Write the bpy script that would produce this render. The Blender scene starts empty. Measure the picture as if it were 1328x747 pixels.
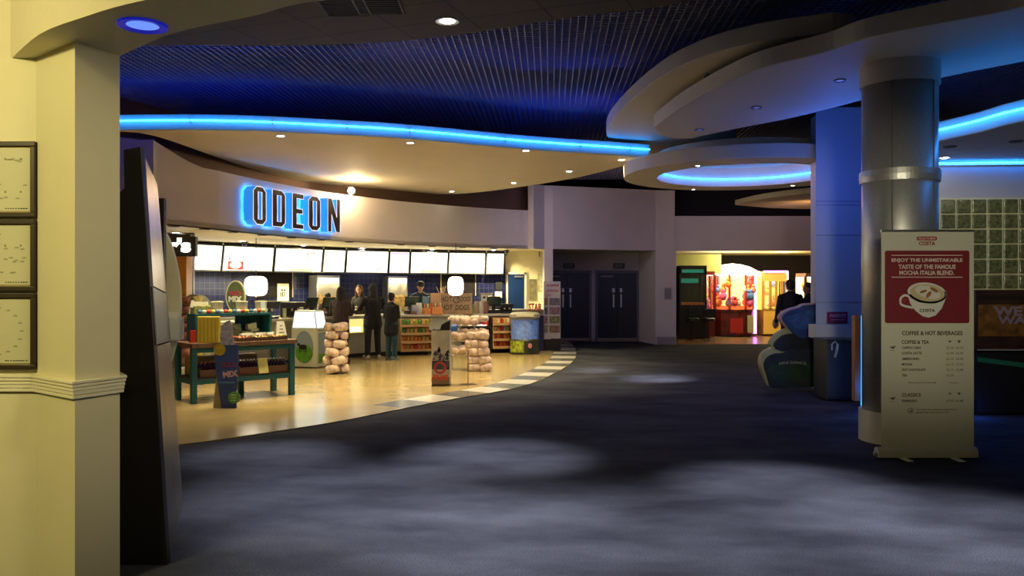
import bpy, math, random
from mathutils import Vector, Matrix
random.seed(7)
S = bpy.context.scene
C = S.collection
F = 1060.0; EYE = 1.6; CX = 664.0; HY = 372.0
def P(px, py, Y):                      # photo point at depth Y
    return ((px-CX)/F*Y, Y, EYE-(py-HY)/F*Y)
def G(px, py):                         # photo point on the floor
    Y = EYE*F/(py-HY); return ((px-CX)/F*Y, Y)
def X(px, Y): return (px-CX)/F*Y
def Z(py, Y): return EYE-(py-HY)/F*Y
def CE(px, py, z):                     # photo point on a horizontal plane above the eye
    Y = (z-EYE)*F/(HY-py); return ((px-CX)/F*Y, Y)

# ---------------------------------------------------------------- materials
MATS = {}
def mat(name, col, rough=.6, metal=0, noise=.0, scale=8, bump=0, em=None, es=0, spec=None, trans=0, alpha=1):
    if name in MATS: return MATS[name]
    m = bpy.data.materials.new(name); m.use_nodes = True
    nt = m.node_tree; b = nt.nodes['Principled BSDF']
    b.inputs['Roughness'].default_value = rough
    b.inputs['Metallic'].default_value = metal
    b.inputs['Base Color'].default_value = (*col, 1)
    if spec is not None: b.inputs['Specular IOR Level'].default_value = spec
    if trans: b.inputs['Transmission Weight'].default_value = trans
    if alpha < 1: b.inputs['Alpha'].default_value = alpha
    if noise or bump:
        tc = nt.nodes.new('ShaderNodeTexCoord'); n = nt.nodes.new('ShaderNodeTexNoise')
        n.inputs['Scale'].default_value = scale; n.inputs['Detail'].default_value = 4
        nt.links.new(tc.outputs['Object'], n.inputs['Vector'])
        if noise:
            r = nt.nodes.new('ShaderNodeValToRGB')
            r.color_ramp.elements[0].position = .3; r.color_ramp.elements[1].position = .7
            r.color_ramp.elements[0].color = (*[c*(1-noise) for c in col], 1)
            r.color_ramp.elements[1].color = (*[min(1, c*(1+noise)) for c in col], 1)
            nt.links.new(n.outputs['Fac'], r.inputs['Fac']); nt.links.new(r.outputs['Color'], b.inputs['Base Color'])
        if bump:
            bp = nt.nodes.new('ShaderNodeBump'); bp.inputs['Strength'].default_value = bump; bp.inputs['Distance'].default_value = .01
            nt.links.new(n.outputs['Fac'], bp.inputs['Height']); nt.links.new(bp.outputs['Normal'], b.inputs['Normal'])
    if em:
        b.inputs['Emission Color'].default_value = (*em, 1); b.inputs['Emission Strength'].default_value = es
    MATS[name] = m
    return m
def em(name, col, s): return mat(name, (.02,.02,.02), em=col, es=s)
def brickmat(name, c1, c2, mortar, w, h, m=.006, rough=.3, offset=0, uv='Object', rot=None, bias=0):
    m_ = bpy.data.materials.new(name); m_.use_nodes = True; nt = m_.node_tree; b = nt.nodes['Principled BSDF']
    tc = nt.nodes.new('ShaderNodeTexCoord'); mp = nt.nodes.new('ShaderNodeMapping'); t = nt.nodes.new('ShaderNodeTexBrick')
    if rot: mp.inputs['Rotation'].default_value = rot
    t.offset = offset; t.inputs['Color1'].default_value = (*c1,1); t.inputs['Color2'].default_value = (*c2,1); t.inputs['Mortar'].default_value = (*mortar,1)
    t.inputs['Scale'].default_value = 1; t.inputs['Brick Width'].default_value = w; t.inputs['Row Height'].default_value = h
    t.inputs['Mortar Size'].default_value = m; t.inputs['Mortar Smooth'].default_value = 0; t.inputs['Bias'].default_value = bias
    nt.links.new(tc.outputs[uv], mp.inputs[0]); nt.links.new(mp.outputs[0], t.inputs['Vector']); nt.links.new(t.outputs['Color'], b.inputs['Base Color'])
    b.inputs['Roughness'].default_value = rough
    return m_

# ---------------------------------------------------------------- mesh builder
class MB:
    def __init__(s, m=None): s.v = []; s.f = []; s.m = m or Matrix()
    def add(s, vs, fs):
        n = len(s.v); s.v += [s.m @ Vector(p) for p in vs]; s.f += [[i+n for i in f] for f in fs]; return s
    def box(s, x0,x1,y0,y1,z0,z1):
        return s.add([(x0,y0,z0),(x1,y0,z0),(x1,y1,z0),(x0,y1,z0),(x0,y0,z1),(x1,y0,z1),(x1,y1,z1),(x0,y1,z1)],
                     [(0,3,2,1),(4,5,6,7),(0,1,5,4),(1,2,6,5),(2,3,7,6),(3,0,4,7)])
    def cbox(s, c, sx, sy, sz, rz=0, rx=0, ry=0):
        o = s.m; s.m = o @ Matrix.Translation(c) @ Matrix.Rotation(rz,4,'Z') @ Matrix.Rotation(rx,4,'X') @ Matrix.Rotation(ry,4,'Y')
        s.box(-sx/2,sx/2,-sy/2,sy/2,-sz/2,sz/2); s.m = o; return s
    def ext(s, pts, d):                 # closed outline extruded along d
        n = len(pts); d = Vector(d)
        vs = [Vector(p) for p in pts] + [Vector(p)+d for p in pts]
        return s.add(vs, [list(range(n))[::-1], list(range(n,2*n))] + [(i,(i+1)%n,(i+1)%n+n,i+n) for i in range(n)])
    def prism(s, poly, z0, z1): return s.ext([(x,y,z0) for x,y in poly], (0,0,z1-z0))
    def hexa(s, a, b):                  # two quads joined
        return s.add(list(a)+list(b), [(3,2,1,0),(4,5,6,7),(0,1,5,4),(1,2,6,5),(2,3,7,6),(3,0,4,7)])
    def ribbon(s, pl, z0, z1, t, zt=None):       # wall along a polyline, thickness t to the back
        n = len(pl); off = offset(pl, -t); vs = []
        for i in range(n):
            a = z1 if zt is None else zt[i]
            vs += [(*pl[i],z0),(*off[i],z0),(*off[i],a),(*pl[i],a)]
        fs = []
        for i in range(n-1):
            k = 4*i
            for j in range(4): fs.append((k+j, k+(j+1)%4, k+4+(j+1)%4, k+4+j))
        return s.add(vs, fs + [(3,2,1,0), (4*n-4,4*n-3,4*n-2,4*n-1)])
    def tube(s, pts, r, n=8, closed=False):
        pts = [Vector(p) for p in pts]; N = len(pts); vs = []; rr = r if isinstance(r,(list,tuple)) else [r]*N
        for i,p in enumerate(pts):
            a = pts[(i-1)%N] if (closed or i>0) else p; b = pts[(i+1)%N] if (closed or i<N-1) else p
            t = (b-a).normalized(); u = t.cross(Vector((0,0,1)))
            if u.length < 1e-3: u = Vector((1,0,0))
            u.normalize(); w = t.cross(u)
            for k in range(n):
                th = 2*math.pi*k/n; vs.append(p + u*math.cos(th)*rr[i] + w*math.sin(th)*rr[i])
        fs = []
        for i in range(N if closed else N-1):
            a = i*n; b = ((i+1)%N)*n
            for k in range(n): fs.append((a+k, a+(k+1)%n, b+(k+1)%n, b+k))
        if not closed: fs += [list(range(n))[::-1], list(range((N-1)*n, N*n))]
        return s.add(vs, fs)
    def lathe(s, prof, cx=0, cy=0, n=24, closed=False):
        vs = []; N = len(prof)
        for r,z in prof:
            for k in range(n):
                th = 2*math.pi*k/n; vs.append((cx+r*math.cos(th), cy+r*math.sin(th), z))
        fs = []
        for i in range(N if closed else N-1):
            a = i*n; b = ((i+1)%N)*n
            for k in range(n): fs.append((a+k, a+(k+1)%n, b+(k+1)%n, b+k))
        if not closed: fs += [list(range(n))[::-1], list(range((N-1)*n, N*n))]
        return s.add(vs, fs)
    def ell(s, c, r, n=12, e=1.0):       # ellipsoid; e<1 squarer
        if not isinstance(r,(list,tuple)): r = (r,r,r)
        vs = [(c[0],c[1],c[2]-r[2])]; m = max(4, n//2+1)
        sg = lambda v: math.copysign(abs(v)**e, v)
        for i in range(1,m):
            ph = -math.pi/2 + math.pi*i/m
            for k in range(n):
                th = 2*math.pi*k/n; vs.append((c[0]+r[0]*sg(math.cos(ph))*sg(math.cos(th)), c[1]+r[1]*sg(math.cos(ph))*sg(math.sin(th)), c[2]+r[2]*sg(math.sin(ph))))
        vs.append((c[0],c[1],c[2]+r[2])); L = len(vs)-1
        fs = [(0, 1+(k+1)%n, 1+k) for k in range(n)]
        for i in range(m-2):
            a = 1+i*n; b = a+n
            for k in range(n): fs.append((a+k,a+(k+1)%n,b+(k+1)%n,b+k))
        a = 1+(m-2)*n
        fs += [(a+k, a+(k+1)%n, L) for k in range(n)]
        return s.add(vs, fs)
    def cap(s, p, q, r1, r2, n=10):
        p = Vector(p); q = Vector(q); s.tube([p,q],[r1,r2],n); s.ell(p,r1,n); s.ell(q,r2,n); return s
    def build(s, name, m, parent=None, smooth=False, bevel=0, kind=None, label=None, cat=None, group=None, remesh=0):
        me = bpy.data.meshes.new(name); me.from_pydata([tuple(v) for v in s.v], [], s.f); me.validate()
        if smooth: me.shade_smooth()
        me.materials.append(m)
        o = bpy.data.objects.new(name, me); C.objects.link(o)
        if parent: o.parent = parent
        if remesh:
            r = o.modifiers.new('r','REMESH'); r.mode='VOXEL'; r.voxel_size = remesh; r.use_smooth_shade = True
            sm_ = o.modifiers.new('s','SMOOTH'); sm_.iterations = 4; sm_.factor=.5
            dg = bpy.context.evaluated_depsgraph_get(); nm = bpy.data.meshes.new_from_object(o.evaluated_get(dg))
            o.modifiers.clear(); o.data = nm
            if not nm.materials: nm.materials.append(m)
        if bevel:
            bv = o.modifiers.new('b','BEVEL'); bv.width = bevel; bv.segments = 2; bv.limit_method='ANGLE'
        tag(o, label, cat, group, kind)
        return o
def tag(o, label=None, cat=None, group=None, kind=None):
    if label: o['label'] = label
    if cat: o['category'] = cat
    if group: o['group'] = group
    if kind: o['kind'] = kind
    return o
def thing(name, label, cat, loc=(0,0,0), rz=0, group=None):
    o = bpy.data.objects.new(name, None); C.objects.link(o); o.empty_display_size=.1
    o.location = loc; o.rotation_euler = (0,0,rz); return tag(o, label, cat, group)
def dup(root, loc, rz=0, label=None, group=None, scale=None):
    r = root.copy(); C.objects.link(r); r.location = loc
    if rz is not None: r.rotation_euler = (0,0,rz)
    if scale: r.scale = scale
    if label: r['label'] = label
    if group: r['group'] = group
    for ch in list(root.children):
        c = ch.copy(); C.objects.link(c); c.parent = r
        for g in list(ch.children):
            d = g.copy(); C.objects.link(d); d.parent = c
    return r
def offset(pl, d):                      # +d = to the right of travel (towards the camera for left-to-right lines)
    out = []
    for i,p in enumerate(pl):
        a = pl[max(i-1,0)]; b = pl[min(i+1,len(pl)-1)]
        t = Vector((b[0]-a[0], b[1]-a[1])).normalized()
        out.append((p[0]+t.y*d, p[1]-t.x*d))
    return out
def sm(pts, n=6, closed=False):         # Catmull-Rom
    out = []; N = len(pts); q = [Vector(p) for p in pts]
    for i in range(N if closed else N-1):
        if closed: a,b,c,d = q[(i-1)%N],q[i],q[(i+1)%N],q[(i+2)%N]
        else: a,b,c,d = q[max(i-1,0)],q[i],q[i+1],q[min(i+2,N-1)]
        for k in range(n):
            t = k/n
            out.append(tuple(.5*((2*b)+(c-a)*t+(2*a-5*b+4*c-d)*t*t+(3*b-3*c+d-a)*t**3)))
    if not closed: out.append(tuple(q[-1]))
    return out
def hit(px, pl):                        # where a photo column meets a plan line: (x, y, angle of the line)
    k = (px-CX)/F
    for a,b in zip(pl, pl[1:]):
        fa = a[0]-k*a[1]; fb = b[0]-k*b[1]
        if fa*fb <= 0 and fa != fb:
            t = fa/(fa-fb); return (a[0]+(b[0]-a[0])*t, a[1]+(b[1]-a[1])*t, math.atan2(b[1]-a[1], b[0]-a[0]))
    a,b = (pl[0],pl[1]) if abs(pl[0][0]-k*pl[0][1]) < abs(pl[-1][0]-k*pl[-1][1]) else (pl[-2],pl[-1])
    fa = a[0]-k*a[1]; fb = b[0]-k*b[1]; t = fa/(fa-fb)
    return (a[0]+(b[0]-a[0])*t, a[1]+(b[1]-a[1])*t, math.atan2(b[1]-a[1], b[0]-a[0]))
def text(name, s, o, R, U, w, h, m, parent=None, ex=.002, bold=0, label=None, align='C', build=True):
    cu = bpy.data.curves.new('t','FONT'); cu.body = s; cu.size = 1; cu.extrude = .01; cu.offset = bold; cu.resolution_u = 3
    ob = bpy.data.objects.new('t', cu); C.objects.link(ob)
    dg = bpy.context.evaluated_depsgraph_get(); me = bpy.data.meshes.new_from_object(ob.evaluated_get(dg))
    bpy.data.objects.remove(ob); bpy.data.curves.remove(cu)
    xs = [v.co.x for v in me.vertices]; ys = [v.co.y for v in me.vertices]
    x0,x1,y0,y1 = min(xs),max(xs),min(ys),max(ys)
    R = Vector(R).normalized(); U = Vector(U).normalized(); N = R.cross(U); o = Vector(o)
    cx = {'C':(x0+x1)/2,'L':x0}[align]
    for v in me.vertices:
        x,y,z = v.co
        v.co = o + R*((x-cx)/(x1-x0)*w) + U*((y-(y0+y1)/2)/(y1-y0)*h) + N*(ex*(z*50+.5) + .0005)
    me.name = name; me.materials.clear(); me.materials.append(m)
    ob = bpy.data.objects.new(name, me); C.objects.link(ob)
    if parent: ob.parent = parent
    if label: ob['label'] = label
    return ob
def join(obs, name):                    # merge loose text meshes into one
    me = bpy.data.meshes.new(name); v=[]; f=[]
    for o in obs:
        n=len(v); v += [tuple(x.co) for x in o.data.vertices]; f += [[i+n for i in p.vertices] for p in o.data.polygons]
    me.from_pydata(v,[],f); me.materials.append(obs[0].data.materials[0])
    r = bpy.data.objects.new(name, me); C.objects.link(r); r.parent = obs[0].parent
    for o in obs: bpy.data.objects.remove(o)
    return r
def spot(loc, tgt, e, col, ang=60, blend=.8, rad=.05):
    l = bpy.data.lights.new('spot','SPOT'); l.energy = e; l.color = col; l.spot_size = math.radians(ang); l.spot_blend = blend; l.shadow_soft_size = rad
    o = bpy.data.objects.new('spot_lamp', l); C.objects.link(o); o.location = loc
    o.rotation_euler = (Vector(tgt)-Vector(loc)).to_track_quat('-Z','Y').to_euler(); return o
def point(loc, e, col, rad=.1):
    l = bpy.data.lights.new('point','POINT'); l.energy = e; l.color = col; l.shadow_soft_size = rad
    o = bpy.data.objects.new('point_lamp', l); C.objects.link(o); o.location = loc; return o
def area(loc, tgt, e, col, sx, sy):
    l = bpy.data.lights.new('area','AREA'); l.energy = e; l.color = col; l.shape='RECTANGLE'; l.size = sx; l.size_y = sy
    o = bpy.data.objects.new('area_lamp', l); C.objects.link(o); o.location = loc
    o.rotation_euler = (Vector(tgt)-Vector(loc)).to_track_quat('-Z','Y').to_euler(); return o

# ---------------------------------------------------------------- palette
cream = mat('cream_paint', (.62,.56,.42), .65, noise=.03, scale=3)
cream_lobby = mat('lobby_cream_paint', (.68,.63,.42), .6, noise=.02, scale=4)
white_wall = mat('white_wall_paint', (.62,.57,.58), .6, noise=.03, scale=2)
soffit_m = mat('soffit_paint', (.62,.55,.43), .7, noise=.03, scale=2)
dark_void = mat('black_ceiling_void', (.006,.006,.01), .9)
dark_brown = mat('brown_recess_paint', (.06,.04,.03), .7)
navy = mat('navy_panel', (.01,.012,.05), .5)
black = mat('black_plastic', (.012,.012,.014), .4)
black_gloss = mat('black_gloss', (.008,.007,.007), .18)
white_p = mat('white_plastic', (.75,.74,.7), .4)
paper = mat('paper', (.75,.73,.62), .7)
chrome = mat('brushed_steel', (.6,.6,.6), .32, 1)
teal = mat('teal_painted_wood', (.01,.10,.11), .5, noise=.1, scale=20)
wood = mat('brown_wood', (.16,.09,.045), .5, noise=.25, scale=14)
tan = mat('tan_laminate', (.45,.27,.11), .5, noise=.08, scale=10)
glow_white = em('lamp_lens', (1,.93,.78), 40)
neon_m = em('cyan_neon', (.014,.24,1), 16)
# ================================================================ THE SETTING
# --- floors
carpet = bpy.data.materials.new('navy_carpet'); carpet.use_nodes = True
nt = carpet.node_tree; b = nt.nodes['Principled BSDF']; b.inputs['Roughness'].default_value = .95; b.inputs['Specular IOR Level'].default_value=.1
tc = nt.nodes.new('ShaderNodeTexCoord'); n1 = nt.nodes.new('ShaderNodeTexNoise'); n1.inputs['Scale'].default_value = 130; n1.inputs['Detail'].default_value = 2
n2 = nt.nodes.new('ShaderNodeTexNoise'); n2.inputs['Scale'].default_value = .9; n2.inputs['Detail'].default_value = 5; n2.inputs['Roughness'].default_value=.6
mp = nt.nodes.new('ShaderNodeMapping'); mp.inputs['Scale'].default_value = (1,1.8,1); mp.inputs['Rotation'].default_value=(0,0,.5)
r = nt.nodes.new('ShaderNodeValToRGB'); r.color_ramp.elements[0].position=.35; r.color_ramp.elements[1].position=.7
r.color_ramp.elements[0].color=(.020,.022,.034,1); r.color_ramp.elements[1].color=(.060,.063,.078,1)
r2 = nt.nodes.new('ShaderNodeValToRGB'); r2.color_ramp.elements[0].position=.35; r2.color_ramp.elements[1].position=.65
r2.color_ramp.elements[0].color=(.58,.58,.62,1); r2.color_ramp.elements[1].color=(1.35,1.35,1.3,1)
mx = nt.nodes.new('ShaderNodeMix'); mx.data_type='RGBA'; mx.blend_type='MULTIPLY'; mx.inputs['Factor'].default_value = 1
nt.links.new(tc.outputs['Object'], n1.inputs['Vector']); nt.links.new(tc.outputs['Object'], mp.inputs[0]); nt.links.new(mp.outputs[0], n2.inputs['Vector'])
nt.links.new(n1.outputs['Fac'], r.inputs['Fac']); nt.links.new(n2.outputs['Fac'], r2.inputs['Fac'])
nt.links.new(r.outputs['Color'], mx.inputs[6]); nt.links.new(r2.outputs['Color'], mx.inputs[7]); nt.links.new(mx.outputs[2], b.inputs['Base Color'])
bp = nt.nodes.new('ShaderNodeBump'); bp.inputs['Strength'].default_value=.6; bp.inputs['Distance'].default_value=.01
nt.links.new(n1.outputs['Fac'], bp.inputs['Height']); nt.links.new(bp.outputs['Normal'], b.inputs['Normal'])
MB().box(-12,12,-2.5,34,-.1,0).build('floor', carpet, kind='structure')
outer_px = [(231,578),(360,560),(444,546.5),(517,532),(590,518),(639,510),(683,500),(715,487),(740,472),(747,462),(746,452),(742,447)]
outer = sm([(-4.6,7.5)]+[G(*p) for p in outer_px], 5)
vinyl = mat('polished_tan_vinyl', (.36,.27,.115), .2, noise=.12, scale=1.6)
poly = outer + [(1.6,25),(-10,25),(-10,7.5)]
MB().prism(poly, .0, .012).build('floor_tiles', vinyl, kind='structure')
b_in = offset(outer, -.55)
tw = mat('white_border_tile', (.55,.53,.45), .22); tg = mat('grey_border_tile', (.12,.125,.12), .22)
acc = 0; cut=[0]
for i in range(1,len(outer)):
    acc += math.dist(outer[i],outer[i-1]); cut.append(acc)
def at_len(pl, s):
    for i in range(1,len(cut)):
        if cut[i] >= s:
            t=(s-cut[i-1])/(cut[i]-cut[i-1]); return (pl[i-1][0]+(pl[i][0]-pl[i-1][0])*t, pl[i-1][1]+(pl[i][1]-pl[i-1][1])*t)
    return pl[-1]
mw, mg = MB(), MB(); s0 = 4.6; k=0
while s0 < cut[-1]-.3:
    s1 = s0+.62
    q = [at_len(outer,s0),at_len(outer,s1),at_len(b_in,s1),at_len(b_in,s0)]
    (mw if k%2 else mg).prism(q, .0121, .0135); s0=s1; k+=1
mw.build('trim_1', tw, kind='structure'); mg.build('trim_2', tg, kind='structure')
# arcade floor
afl = mat('arcade_laminate', (.30,.16,.07), .25, noise=.15, scale=3)
MB().box(4.5,12,22.75,33,0,.012).build('floor_arcade', afl, kind='structure')

# --- lobby wall with pilaster (foreground left)
pil = [(-6,4.53),(-2.62,4.5),(-2.246,4.2),(-2.14,4.46),(-2.62,5.05),(-6,5.05)]
MB().prism(pil, 0, 2.86).build('wall_left', cream_lobby, kind='structure')
rail_line = [(-6,4.53),(-2.62,4.5),(-2.246,4.2),(-2.14,4.46)]
def rail(z0,z1,d):
    pl = [(-6,4.53),(-2.62,4.5),(-2.246,4.2),(-2.14,4.46),(-2.3,4.7)]
    o = []
    n = len(pl)
    for i,p in enumerate(pl):      # mitred offset
        if i==0: t=Vector((pl[1][0]-p[0],pl[1][1]-p[1])).normalized(); nn=Vector((t.y,-t.x)); o.append((p[0]+nn.x*d,p[1]+nn.y*d)); continue
        t1=Vector((p[0]-pl[i-1][0],p[1]-pl[i-1][1])).normalized()
        t2=Vector((pl[i+1][0]-p[0],pl[i+1][1]-p[1])).normalized() if i<n-1 else t1
        n1_=Vector((t1.y,-t1.x)); n2_=Vector((t2.y,-t2.x)); bb=(n1_+n2_).normalized(); L=d/max(.4,bb.dot(n1_)); o.append((p[0]+bb.x*L,p[1]+bb.y*L))
    return o + [(-2.62,5.0),(-6,5.0)]
m = MB()
m.prism(rail(0,0,.022), 1.045, 1.10); m.prism(rail(0,0,.034), 1.103, 1.118); m.prism(rail(0,0,.020),1.025,1.043); m.prism(rail(0,0,.03),1.085,1.10)
m.prism(rail(0,0,.026),1.065,1.08)
m.build('trim_3', mat('dado_rail_paint', (.74,.70,.52), .45), kind='structure', bevel=.003)
# curved bulkhead beam over the opening
near = sm([(-2.78,4.53),(-2.36,4.08),(-2.02,3.83),(-1.61,3.59),(-.8,3.26),(.4,3.0),(2.5,2.8),(6,2.7)],5)
far = sm([(-2.14,4.46),(-1.68,4.06),(-1.2,3.8),(-.81,3.59),(.2,3.42),(2,3.3),(6,3.3)],5)
MB().prism([(-6,4.53)]+near+far[::-1]+[(-2.62,5.0),(-6,5.0)], 2.86, 4.9).build('trim_4', mat('beam_paint',(.66,.60,.43),.6,noise=.02), kind='structure')
MB().box(-6,6,-2.5,4.5,3.55,3.7).build('ceiling_lobby', cream, kind='structure')
MB().box(-6.1,-6,-2.5,5,0,3.6).build('wall_lobby_left', cream_lobby, kind='structure')
MB().box(-6,6,-2.6,-2.5,0,3.6).build('wall_back', cream, kind='structure')

# --- outer shell
MB().box(-12,12,5.2,34,5.6,5.7).build('ceiling', dark_void, kind='structure')
MB().box(-12.1,-12,5,34,0,5.6).build('wall_outer_left', dark_void, kind='structure')
MB().box(12,12.1,-2.5,34,0,5.6).build('wall_right', dark_void, kind='structure')
MB().box(-12,12,34,34.1,0,5.6).build('wall_far', dark_void, kind='structure')

# --- bulkhead / fascia curve with the sign, continuing as the far white wall
bk_px = [(199,288.5),(212,290),(276,296),(300,298.7),(340,303),(400,308.5),(460,313),(530,317),(600,320),(665,322),(706,322.8)]
BK = sm([((p-CX)/F*(1.0*F/(HY-y)), 1.0*F/(HY-y)) for p,y in bk_px],4)
topz = []
for x,y in BK:
    topz.append(3.6 + max(0,(13.6-y))*.32)
MB().ribbon(BK, 2.6, 3.6, .2, topz).build('wall_sign', white_wall, kind='structure')
purple_wall = white_wall
MB().ribbon([(-9.5,12.5),(-5.85,12.72),(BK[0][0],BK[0][1]+.02)], 0, 3.86, .15, [4.3,3.90,3.86]).build('wall_side', purple_wall, kind='structure')
# far wall with door recess and arcade opening (plan line)
FW = [BK[-1],(1.08,21.55)]
MB().prism([BK[-1],(1.08,21.55),(1.08,24.0),(.85,24.0)], 0, 2.6).build('wall_pier', white_wall, kind='structure')
MB().prism([(3.97,22.6),(4.54,22.6),(4.54,24.1),(3.73,24.1),(3.71,24.0)], 0, 2.6).build('wall_door_pier', white_wall, kind='structure')
fl = [(.56,21.25),BK[-1],(1.08,21.55),(3.97,22.58),(4.5,22.6)]
MB().ribbon(fl, 2.6, 4.27, .2).build('wall_far_block', white_wall, kind='structure')
MB().ribbon([(4.5,22.62),(12,22.62)], 2.6, 3.56, .2).build('wall_arcade_header', white_wall, kind='structure')
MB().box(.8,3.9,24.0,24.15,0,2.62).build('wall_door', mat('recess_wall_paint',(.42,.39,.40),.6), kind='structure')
MB().prism([(.5,21.6),(1.1,21.7),(4,22.75),(4,24.2),(.5,24.2)], 2.61,2.66).build('ceiling_recess', cream, kind='structure')
# navy wall over the counter hall, far behind
MB().box(-9,.75,24.4,24.5,2.7,5.6).build('wall_navy', navy, kind='structure')
MB().box(4.3,12,23.0,23.1,3.5,5.6).build('wall_navy_right', dark_void, kind='structure')

# --- counter hall back wall (tiles) and low ceiling
BW = sm([(-8.4,15.6),(-7.4,17.2),(-6.42,18.7),(-5.03,20.2),(-3.7,21.3),(-2.17,22.1),(-.19,22.8)],5)
btile = brickmat('navy_wall_tiles', (.018,.025,.11), (.03,.04,.15), (.16,.16,.22), .15,.15,.006,.15)
# arc-length mapping through UVs so the tiles follow the curve
def ribbon_uv(pl, z0, z1, m, name):
    vs=[];fs=[];uv=[];L=0;ls=[]
    for i,p in enumerate(pl):
        if i: L+=math.dist(p,pl[i-1])
        ls.append(L); vs += [(*p,z0),(*p,z1)]
    bo = offset(pl,-.12)
    n=len(vs)
    for p in bo: vs += [(*p,z0),(*p,z1)]
    N=len(pl)
    for i in range(N-1): fs.append((2*i,2*i+2,2*i+3,2*i+1))
    for i in range(N-1): fs.append((n+2*i+2,n+2*i,n+2*i+1,n+2*i+3))
    for i in range(N-1): fs.append((2*i+1,2*i+3,n+2*i+3,n+2*i+1))
    fs += [(0,1,n+1,n),(2*N-2,n+2*N-2,n+2*N-1,2*N-1)]
    me=bpy.data.meshes.new(name); me.from_pydata(vs,[],fs); ul=me.uv_layers.new(name='u')
    for p in me.polygons:
        for li in p.loop_indices:
            vi=me.loops[li].vertex_index; k=(vi%n)//2; ul.data[li].uv=(ls[k], vs[vi][2])
    me.materials.append(m); o=bpy.data.objects.new(name,me); C.objects.link(o); return o
btile2 = brickmat('navy_tiles', (.006,.008,.04), (.009,.012,.055), (.05,.05,.075), .13,.13,.004,.15, uv='UV')
tag(ribbon_uv(BW, 0, 2.6, btile2, 'wall_tiles'), kind='structure')
yel = mat('pale_yellow_paint', (.66,.61,.40), .6, noise=.02)
MB().box(-.3,1.0,22.9,23.05,0,2.62).build('wall_staff', yel, kind='structure')
low = BK + [(1.0,23.2),(-.3,23.2)] + [(x,y) for x,y in offset(BW,-.1)[::-1]]
MB().prism(low, 2.6, 2.68).build('ceiling_counter', mat('low_ceiling_paint',(.66,.58,.36),.6), kind='structure')

# --- high ceiling: tile field near, open cell grid beyond
tile_edge = sm([(-9,10.0),(-6.5,10.3),(-4.54,10.16),(-2.9,10.16),(-2.1,10.1),(-1.35,9.97),(-.58,9.7),(.14,9.35),(.82,9.03),(1.54,8.78),(2.3,8.2),(3.2,7.3),(4.2,6.0)],4)
ctile = brickmat('charcoal_ceiling_tiles', (.055,.045,.030),(.065,.053,.036),(.012,.011,.01),.9,.6,.012,.8, rot=(0,0,.35))
MB().prism(tile_edge+[(4.2,3.35),(-9,4.8)], 4.6, 4.66).build('ceiling_tiles', ctile, kind='structure')
gm = MB(); A = math.radians(-2.7); ca,sa = math.cos(A),math.sin(A)
R_ = Matrix.Rotation(A,4,'Z'); gm.m = R_
for i in range(0,184):
    x = -8.5+i*.09; gm.box(x-.0065,x+.0065,5.5,23.5,4.662,4.70)
for j in range(0,200):
    y = 5.5+j*.09; gm.box(-8.5,8,y-.003,y+.003,4.664,4.686)
grid_m = mat('open_cell_grid', (.22,.22,.26), .5)
gm.build('ceiling_grid', grid_m, kind='structure')
MB().box(-9,4.3,9,24,5.12,5.17).build('ceiling_deck', mat('deck_paint',(.25,.25,.28),.8), kind='structure')
v = MB(); 
for (x,y) in (CE(447,8,4.6),CE(490,5,4.6)):
    for k in range(9): v.box(x-.22,x+.22,y-.24+k*.06,y-.22+k*.06,4.585,4.6)
    v.box(x-.25,x+.25,y-.27,y-.25,4.58,4.6); v.box(x-.25,x+.25,y+.27,y+.29,4.58,4.6); v.box(x-.25,x-.23,y-.27,y+.29,4.58,4.6); v.box(x+.23,x+.25,y-.27,y+.29,4.58,4.6)
v.build('ceiling_vent', mat('vent_grille',(.02,.02,.02),.6), label='dark slatted air vent pair set in the charcoal ceiling tiles', cat='vent')

# ================================================================ CANOPIES
def canopy(name, poly, z0, z1, m, label):
    r = thing(name, label, 'ceiling canopy')
    MB().prism(poly, z0, z1).build('soffit_panel', m, r, bevel=.01)
    return r
cz = 3.9
nearc = sm([(-9,12.35)]+[CE(px,py,cz) for px,py in ((155,169),(300,169),(430,174.5),(532,180.5),(683,193.5),(790,200.5),(842,204))],5)
farc = sm([CE(px,py,cz) for px,py in ((842,204),(806,216),(755,229),(711,237),(667,243.5),(625,249),(584,252),(556,251),(500,246),(435,240.5),(393,235),(350,226),(307,213),(264,198),(225,184),(190,174),(150,170.4),(100,170))]+[(-9,12.37)],4)
can = canopy('neon_canopy', nearc+farc[1:-1], cz, cz+.23, soffit_m, 'long curved cream ceiling canopy edged with blue neon above the counter')
MB().tube([(x,y-.05,cz+.13) for x,y in nearc[:]], .013, 8).build('neon_tube', neon_m, can, label='glowing cyan neon tube')
mc = MB()
for s_ in range(4, len(nearc)-2, 4): 
    x,y = nearc[s_]; mc.box(x-.01,x+.01,y-.06,y+.01,cz+.10,cz+.16)
mc.build('neon_clip', white_p, can)
# brown recess panel that closes the slot between canopy and bulkhead
bo = offset(BK,-.9)
MB().ribbon(bo, 2.7, 5.5, .1).build('wall_recess', mat('brown_recess',(.22,.13,.085),.7), kind='structure')

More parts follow.
